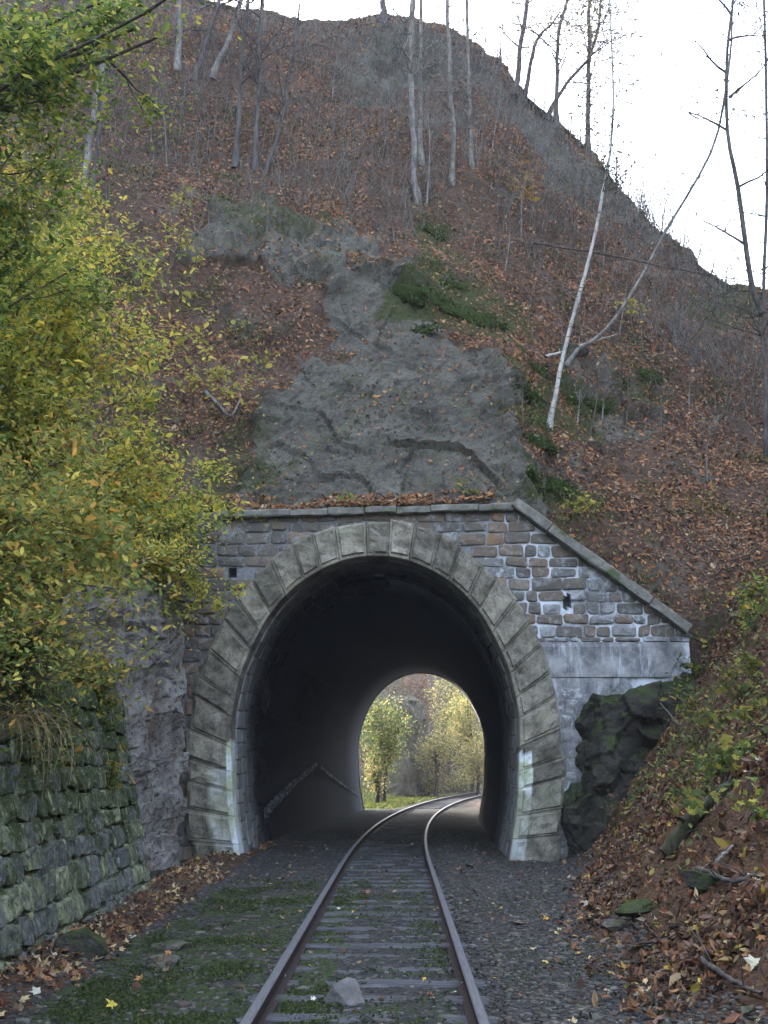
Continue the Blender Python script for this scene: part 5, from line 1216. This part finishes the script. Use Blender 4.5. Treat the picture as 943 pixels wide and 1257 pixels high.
for a, b, s_, lab in moss_spots:
    B, nr_ = ray(a, b); V, F = boulder(int(a), 3, (s_ * .6, s_ * .24, s_ * .13), .6); V = V + fbm(V[:, 0], V[:, 1], V[:, 2], 7, 4, 5)[:, None] * .06
    q = nr_.to_track_quat('Z', 'X').to_matrix(); xa = Vector((1, 0, -.35 if a < 700 else -.2)); xa = (xa - nr_ * xa.dot(nr_)).normalized(); ya_ = nr_.cross(xa)
    V = V[:, :1] * np.array(tuple(xa)) + V[:, 1:2] * np.array(tuple(ya_)) + V[:, 2:] * np.array(tuple(nr_)) + np.array(tuple(B))
    k = RNG.integers(0, len(V), 420); fz, ff_, fcol = leaves(V[k] + RNG.normal(0, .07, (420, 3)), np.tile([0, -.3, .6], (420, 1)), RNG.uniform(.05, .13, 420), palette(420, [(.03, .05, .012), (.06, .085, .02), (.1, .12, .035), (.1, .065, .04)], [3, 3, 1, 1.2]), DIAM, .9)
    C = np.vstack([np.tile([.035, .05, .014], (len(V), 1)), fcol])
    me = mkmesh('moss_cushion', np.vstack([V, fz]), [np.vstack([F, ff_ + len(V)])], [M['moss'], M['dry']], np.concatenate([np.zeros(len(F)), np.ones(len(ff_))]), col=C, smooth=True)
    o = link('moss_cushion', me); origin_to(o, B); tag(o, lab, 'moss', 'moss cushions on the slope')
# grey undergrowth of dead stems on the higher slopes
S_ = Soup(); wtu = vis * (1 + 1.5 * sstep(37, 38.8, fc[:, 1])) * sstep(24, 31, fc[:, 1]) * (sstep(-.1, .3, fbm(fc[:, 0], fc[:, 1], fc[:, 2], .3, 3, 301)) + .15); pu, nu_, _ = sample(HV, HF, wtu, 3000)
for p in pu:
    L_u = random.uniform(.5, 2.4); d_ = Vector((random.gauss(0, .3), random.gauss(0, .3) - .1, 1)).normalized(); a = Vector(p); b = a + d_ * L_u * .5 + Vector((random.gauss(0, .08), 0, 0)); c = a + d_ * L_u + Vector((random.gauss(0, .2), 0, 0))
    V, F = tube([a, b, c], [.013, .01, .005], 3); S_.add(V, F)
    if random.random() < .6: V, F = tube([b, b + Vector((random.gauss(0, .35), random.gauss(0, .2), .4)) * L_u * .5], [.008, .004], 3); S_.add(V, F)
tag(link('undergrowth', S_.mesh('undergrowth', [M['greybark']], True)), 'thin grey dead stems and brush over the upper hillside', 'undergrowth', kind='stuff')

# ------------------------------------------------------------------ small things: log, stones, branches, single leaves
def stick(name, label, pts, r0, r1, mat_, nb=0, cat='branch'):
    pts = [Vector(p) for p in pts]; S_ = Soup(); sp = smoothline(pts, 16); sp[1:-1] += RNG.normal(0, min(r0 * .25, .007), (14, 3)); V, F = tube(sp, np.linspace(r0, r1, 16), 8); S_.add(V, F); tp = []
    S_.add(*[np.vstack([V[:8], V[:8].mean(0)]), np.array([(i, (i + 1) % 8, 8, 8) for i in range(8)])[:, :3]]) if 0 else None
    for _k in range(nb): twigs(S_, sp[random.randint(5, 14)], (random.uniform(-1, 1), random.uniform(-.5, .5), .6), (pts[-1] - pts[0]).length * .25, r1 * .7, 0, tp)
    o = link(name, S_.mesh(name, [mat_], True)); origin_to(o, pts[0]); return tag(o, label, cat)
def on(px, py, up=.05):
    h, n_ = ray(px, py); return h + n_ * up
stick('log', 'mossy fallen log lying on the right bank below the outcrop', [on(818, 1052, .03), on(845, 1022, .06), on(872, 992, .05), on(897, 968, .03)], .1, .06, M['log'], 3, 'log')
stick('branch', 'dark bent branch on the leaves at the right edge', [on(862, 1072), on(885, 1082), on(905, 1090), on(930, 1080)], .03, .012, M['bark'], 2)
stick('branch', 'dark thin branch low on the right bank near the corner', [on(868, 1185), on(895, 1205), on(920, 1220), on(942, 1228)], .022, .01, M['bark'], 2)
stick('branch', 'long twig lying across the leaves toward the track', [on(790, 1165), on(820, 1160), on(850, 1145)], .012, .005, M['twig'], 1)
stick('branch', 'pale broken stick standing out of the leaves', [on(885, 1062), on(897, 1052), on(906, 1042)], .016, .01, M['birch'])
stick('branch', 'bleached dead branch at the foot of the leaning birch', [on(668, 440), on(690, 434), on(715, 424), on(756, 412)], .05, .015, M['birch'], 3)
stick('branch', 'grey root forked on the left of the rock slab', [on(252, 482), on(268, 500), on(284, 512), on(296, 490)], .05, .02, M['greybark'], 2)
stick('branch', 'long thin bough stretched over the right slope', [P(655, 298, 24), P(740, 312, 24), P(830, 330, 24), P(925, 346, 24.2)], .03, .01, M['bark'], 4)
stick('branch', 'bare twig leaning across the mossy outcrop', [on(845, 900, .2), on(810, 860, .4), on(770, 838, .5)], .015, .005, M['twig'], 2)
B, nr_ = ray(700, 434); V, F = crag(77, (.6, .35, .36), 12, 4, .12); o = link('stump', mkmesh('stump', V + np.array(tuple(B)), F, [M['log']], smooth=True)); origin_to(o, B); tag(o, 'dark gnarled stump at the foot of the leaning birch', 'stump')
def rock_thing(label, px, py, size, mat_, seed, sq=(1, .8, .55), name='rock'):
    B = on(px, py, .0); V, F = crag(seed, sq, 10, 3); V = V * size * 1.25
    o = link(name, mkmesh(name, V + np.array(tuple(B + Vector((0, 0, size * sq[2] * .45)))), F, [mat_], smooth=False)); origin_to(o, B); return tag(o, label, 'rock')
M['loose'] = m_rubble('loose_stone', [(0, (.17, .155, .15)), (1, (.2, .18, .175))], .0, .2)
rock_thing('loose angular grey brown stone lying on the sleepers', 428, 1230, .125, M['loose'], 903, (1.15, .75, .85))
rock_thing('flat greenish stone among the leaves at the toe of the bank', 792, 1120, .2, M['mossrock'], 905, (1.2, .8, .35))
rock_thing('grey mossy boulder half buried in the right bank', 868, 1092, .17, M['mossrock'], 906, (1.2, .8, .6))
rock_thing('small dark stone by the leaves nearest the ballast', 755, 1143, .13, M['rock'], 907, (1.2, .8, .5))
rock_thing('dark stone at the foot of the mossy wall', 95, 1170, .2, M['mossrock'], 908, (1.1, .8, .6))
rock_thing('dark flat stone in the leaves left of the track', 215, 1165, .13, M['rock'], 909, (1.3, .8, .35))
rock_thing('grey stone near the lower left corner of the ballast', 200, 1185, .12, M['rock'], 910, (1.3, .8, .45))
rock_thing('pale stone sitting against the left foot of the arch', 224, 975, .26, M['loose'], 912, (.5, .5, 1.3))
one = [(385, 1137, .12, (.42, .24, .07), 'orange leaf lying against the inside of the left rail'), (350, 1192, .14, (.24, .12, .05), 'curled brown leaf beside the left rail'), (349, 1204, .1, (.55, .55, .42), 'cream leaf just below the curled brown leaf'), (386, 1231, .1, (.62, .62, .5), 'whitish leaf between the sleepers left of the loose stone'),
       (521, 1205, .1, (.5, .33, .06), 'yellow leaf on a sleeper right of the loose stone'), (567, 1211, .08, (.62, .6, .52), 'white leaf near the right rail'), (559, 1222, .06, (.6, .58, .5), 'tiny white leaf below the white leaf'), (672, 1130, .17, (.5, .3, .06), 'orange yellow maple leaf alone on the ballast right of the track'), (670, 1184, .13, (.5, .38, .12), 'pale yellow leaf on the ballast by the right edge of the gravel'),
       (683, 1149, .13, (.46, .34, .12), 'folded straw coloured leaf on the gravel below the orange maple leaf'), (865, 1212, .2, (.55, .42, .07), 'bright yellow star shaped maple leaf low on the right bank'), (930, 1185, .2, (.6, .56, .42), 'large pale leaf at the right edge'), (767, 1192, .15, (.48, .33, .08), 'yellow maple leaf at the border of gravel and leaves'), (172, 1205, .2, (.42, .22, .08), 'orange maple leaf spread on the ground left of the track'),
       (140, 1238, .22, (.5, .4, .06), 'bright yellow leaf in the lower left corner'), (208, 1173, .15, (.38, .2, .08), 'orange leaf propped on the dark flat stone'), (122, 1180, .16, (.44, .42, .2), 'pale green leaf near the dark stone by the wall'), (45, 1222, .2, (.5, .47, .38), 'whitish leaf at the wall foot in the corner'), (92, 1208, .16, (.46, .36, .12), 'straw leaf among the brown leaves by the wall'),
       (490, 1112, .09, (.42, .25, .07), 'light leaf between the rails before the tunnel'), (428, 1056, .12, (.3, .17, .08), 'brown leaf by the left rail in the tunnel mouth'), (735, 1118, .16, (.52, .48, .36), 'pale leaf on the gravel nearest the bank'), (806, 1130, .15, (.55, .5, .36), 'cream folded leaf beside the flat greenish stone'), (700, 1078, .16, (.52, .48, .36), 'pale leaf at the right foot of the arch')]
for a, b, s, c, lab in one:
    p = on(a, b, .03); n_ = np.array([tuple(ray(a, b)[1])]) + np.array([[0, -.35, 0]])
    V, F, C = leaves(np.array([tuple(p)]), n_, np.array([s * .64]), np.array([c]), MAPLE, .25, .6)
    o = link('fallen_leaf', mkmesh('fallen_leaf', V, F, [M['dry']], col=C)); origin_to(o, p); tag(o, lab, 'leaf')

# ------------------------------------------------------------------ beyond the tunnel
fx = np.linspace(-60, 70, 110); fv = np.linspace(0, 1, 60); FX, FV = np.meshgrid(fx, fv, indexing='ij')
fbase = np.interp(FX, [-60, -10, 0, 10, 25, 70], [50, 62, 74, 86, 92, 80])
FY = fbase + FV * 45; FZ = -.3 + FV ** .9 * 20 + fbm(FX, FY, 0, .12, 4, 201) * 3 * sstep(0, .15, FV)
fvv = np.stack([FX.ravel(), FY.ravel(), FZ.ravel()], 1)
tag(link('far_hillside', mkmesh('far_hillside', fvv, gridfaces(110, 60), [M['hill']], attrs=dict(rock=np.clip(.25 + fbm(FX.ravel(), FY.ravel(), FZ.ravel(), .15, 3, 7) * .6, 0, 1), moss=np.full(FX.size, .35)), smooth=True)), kind='structure')
o = rock_patch('rock_cliff', [P(484, 985, 66), P(532, 980, 74), P(522, 850, 78), P(486, 850, 72)], 90, 120, .5, M['farrock'], 701, .5, .4, cells=2)
origin_to(o, P(505, 980, 68)); tag(o, 'blue grey rock cliff seen through the tunnel behind the track', 'rock')
def far_tree(label, px, py, rw, rh, Y, n_, cols, lsize=.22, name='tree'):
    """round leafy tree: trunk, limbs and many small leaves through the crown"""
    c = P(px, py, Y); base = Vector((c.x, Y, ground_at(c.x, Y) if ground_at(c.x, Y) < c.z - 1 else c.z - 3)); e = empty(name, base, label, 'tree'); S_ = Soup(); tips = []
    V, F = tube(smoothline([base, base.lerp(c, .5) + Vector((.15, 0, 0)), c], 10), np.linspace(.16, .06, 10), 7); S_.add(V, F)
    for k in range(22):
        d_ = Vector((random.gauss(0, 1), random.gauss(0, 1), random.gauss(0, 1))).normalized(); t = c + Vector((d_.x * rw, d_.y * rw, d_.z * rh)) * random.uniform(.45, 1)
        s = base.lerp(c, random.uniform(.35, 1)); V, F = tube([s, s.lerp(t, .5) + Vector((0, 0, .2)), t], [.045, .03, .012], 4); S_.add(V, F); tips += [tuple(t)] * 2 + [tuple(s.lerp(t, .6))]
    keep(link('trunk', S_.mesh('trunk', [M['bark']], True)), e)
    cols = ([tuple(.72 * q + .28 * sum(c_) / 3 for q in c_) for c_ in cols[0]], cols[1])  # leaf colours greyed to imitate haze over the distance
    n_ = int(n_ * 1.9); tp = np.array(tips)[RNG.integers(0, len(tips), n_)] + RNG.normal(0, .33, (n_, 3)) * np.array([rw, rw, rh]) * .6
    V, F, C = leaves(tp, np.tile([0, -.5, .6], (n_, 1)), RNG.uniform(.5, 1.1, n_) * lsize * .72, palette(n_, *cols), OVAL, .7)
    keep(link('crown', mkmesh('crown', V, F, [M['leaf']], col=C)), e)
far_tree('bushy green yellow tree at the left beyond the tunnel', 470, 900, 1.6, 2.2, 56, 2600, GREEN, .26)
far_tree('pale yellow tree in the middle beyond the tunnel', 534, 920, 1.4, 1.9, 70, 900, YEL, .3)
far_tree('tall yellow tree at the top beyond the tunnel', 548, 858, 1.8, 2.4, 80, 1100, YEL, .34)
far_tree('yellow green tree at the right beyond the tunnel', 578, 893, 2.0, 2.8, 76, 1800, YGREEN, .32)
far_tree('yellow tree low at the right beyond the tunnel', 585, 930, 1.6, 2.0, 72, 900, YEL, .3)
far_tree('olive tree behind the pale yellow tree beyond the tunnel', 556, 890, 2.4, 3., 86, 1500, ([(.1, .11, .05), (.16, .15, .06), (.07, .08, .04)], [1, 1, 1]), .34)
far_tree('reddish brown tree high on the far slope', 510, 852, 1.9, 3., 88, 1200, ([(.2, .08, .04), (.26, .12, .05), (.13, .07, .04)], [1, 1, 1]), .34)
far_tree('grey green thin tree above the far cliff', 487, 855, 1.6, 2.4, 84, 700, ([(.1, .11, .06), (.14, .13, .07)], [1, 1]), .3)
far_tree('small olive bush at the foot of the far cliff', 528, 958, 1.5, 1.1, 72, 700, BROWNG, .26)
far_tree('brown bush at the left foot beyond the tunnel', 462, 950, .9, 1.2, 55, 500, BROWNG, .22)
far_tree('low olive thicket beside the far curve of the rails', 572, 958, 2., 1.2, 82, 800, BROWNG, .28)
NF = 5000; pt = np.stack([RNG.uniform(-3, 4, NF), RNG.uniform(47.5, 66, NF), np.zeros(NF)], 1); ok = np.abs(pt[:, 0] - track_x(pt[:, 1])) > 1.5; pt = pt[ok & (pt[:, 0] < track_x(pt[:, 1]))]
pt[:, 2] = [ground_at(a, b) + .06 for a, b in pt[:, :2]]
V, F, C = leaves(pt, np.tile([0, -.6, .6], (len(pt), 1)), RNG.uniform(.08, .22, len(pt)), palette(len(pt), [(.1, .13, .03), (.18, .18, .04), (.06, .09, .02)], [1, 1, 1]), DIAM, .7)
tag(link('grass', mkmesh('far_grass', V, F, [M['leaf']], col=C)), 'green grass verge beyond the far end of the tunnel', 'grass', kind='stuff')
# ------------------------------------------------------------------ haze
hm = bpy.data.materials.new('thin_haze'); hm.use_nodes = True; ht = hm.node_tree; ht.nodes.remove(ht.nodes['Principled BSDF'])
pv = ht.nodes.new('ShaderNodeVolumePrincipled'); pv.inputs['Color'].default_value = (.86, .92, 1, 1); pv.inputs['Density'].default_value = HAZE; pv.inputs['Anisotropy'].default_value = .2
ht.links.new(pv.outputs[0], ht.nodes['Material Output'].inputs['Volume'])
hb = [(x_, y_, z_) for x_ in (-66, 86) for y_ in (-44, 156) for z_ in (-2.5, 58)]
tag(link('haze', mkmesh('haze', hb, np.array([(0, 1, 3, 2), (4, 6, 7, 5), (0, 4, 5, 1), (2, 3, 7, 6), (0, 2, 6, 4), (1, 5, 7, 3)]), [hm])), kind='stuff')
print('stones', nstone, 'wall stones', cnt)
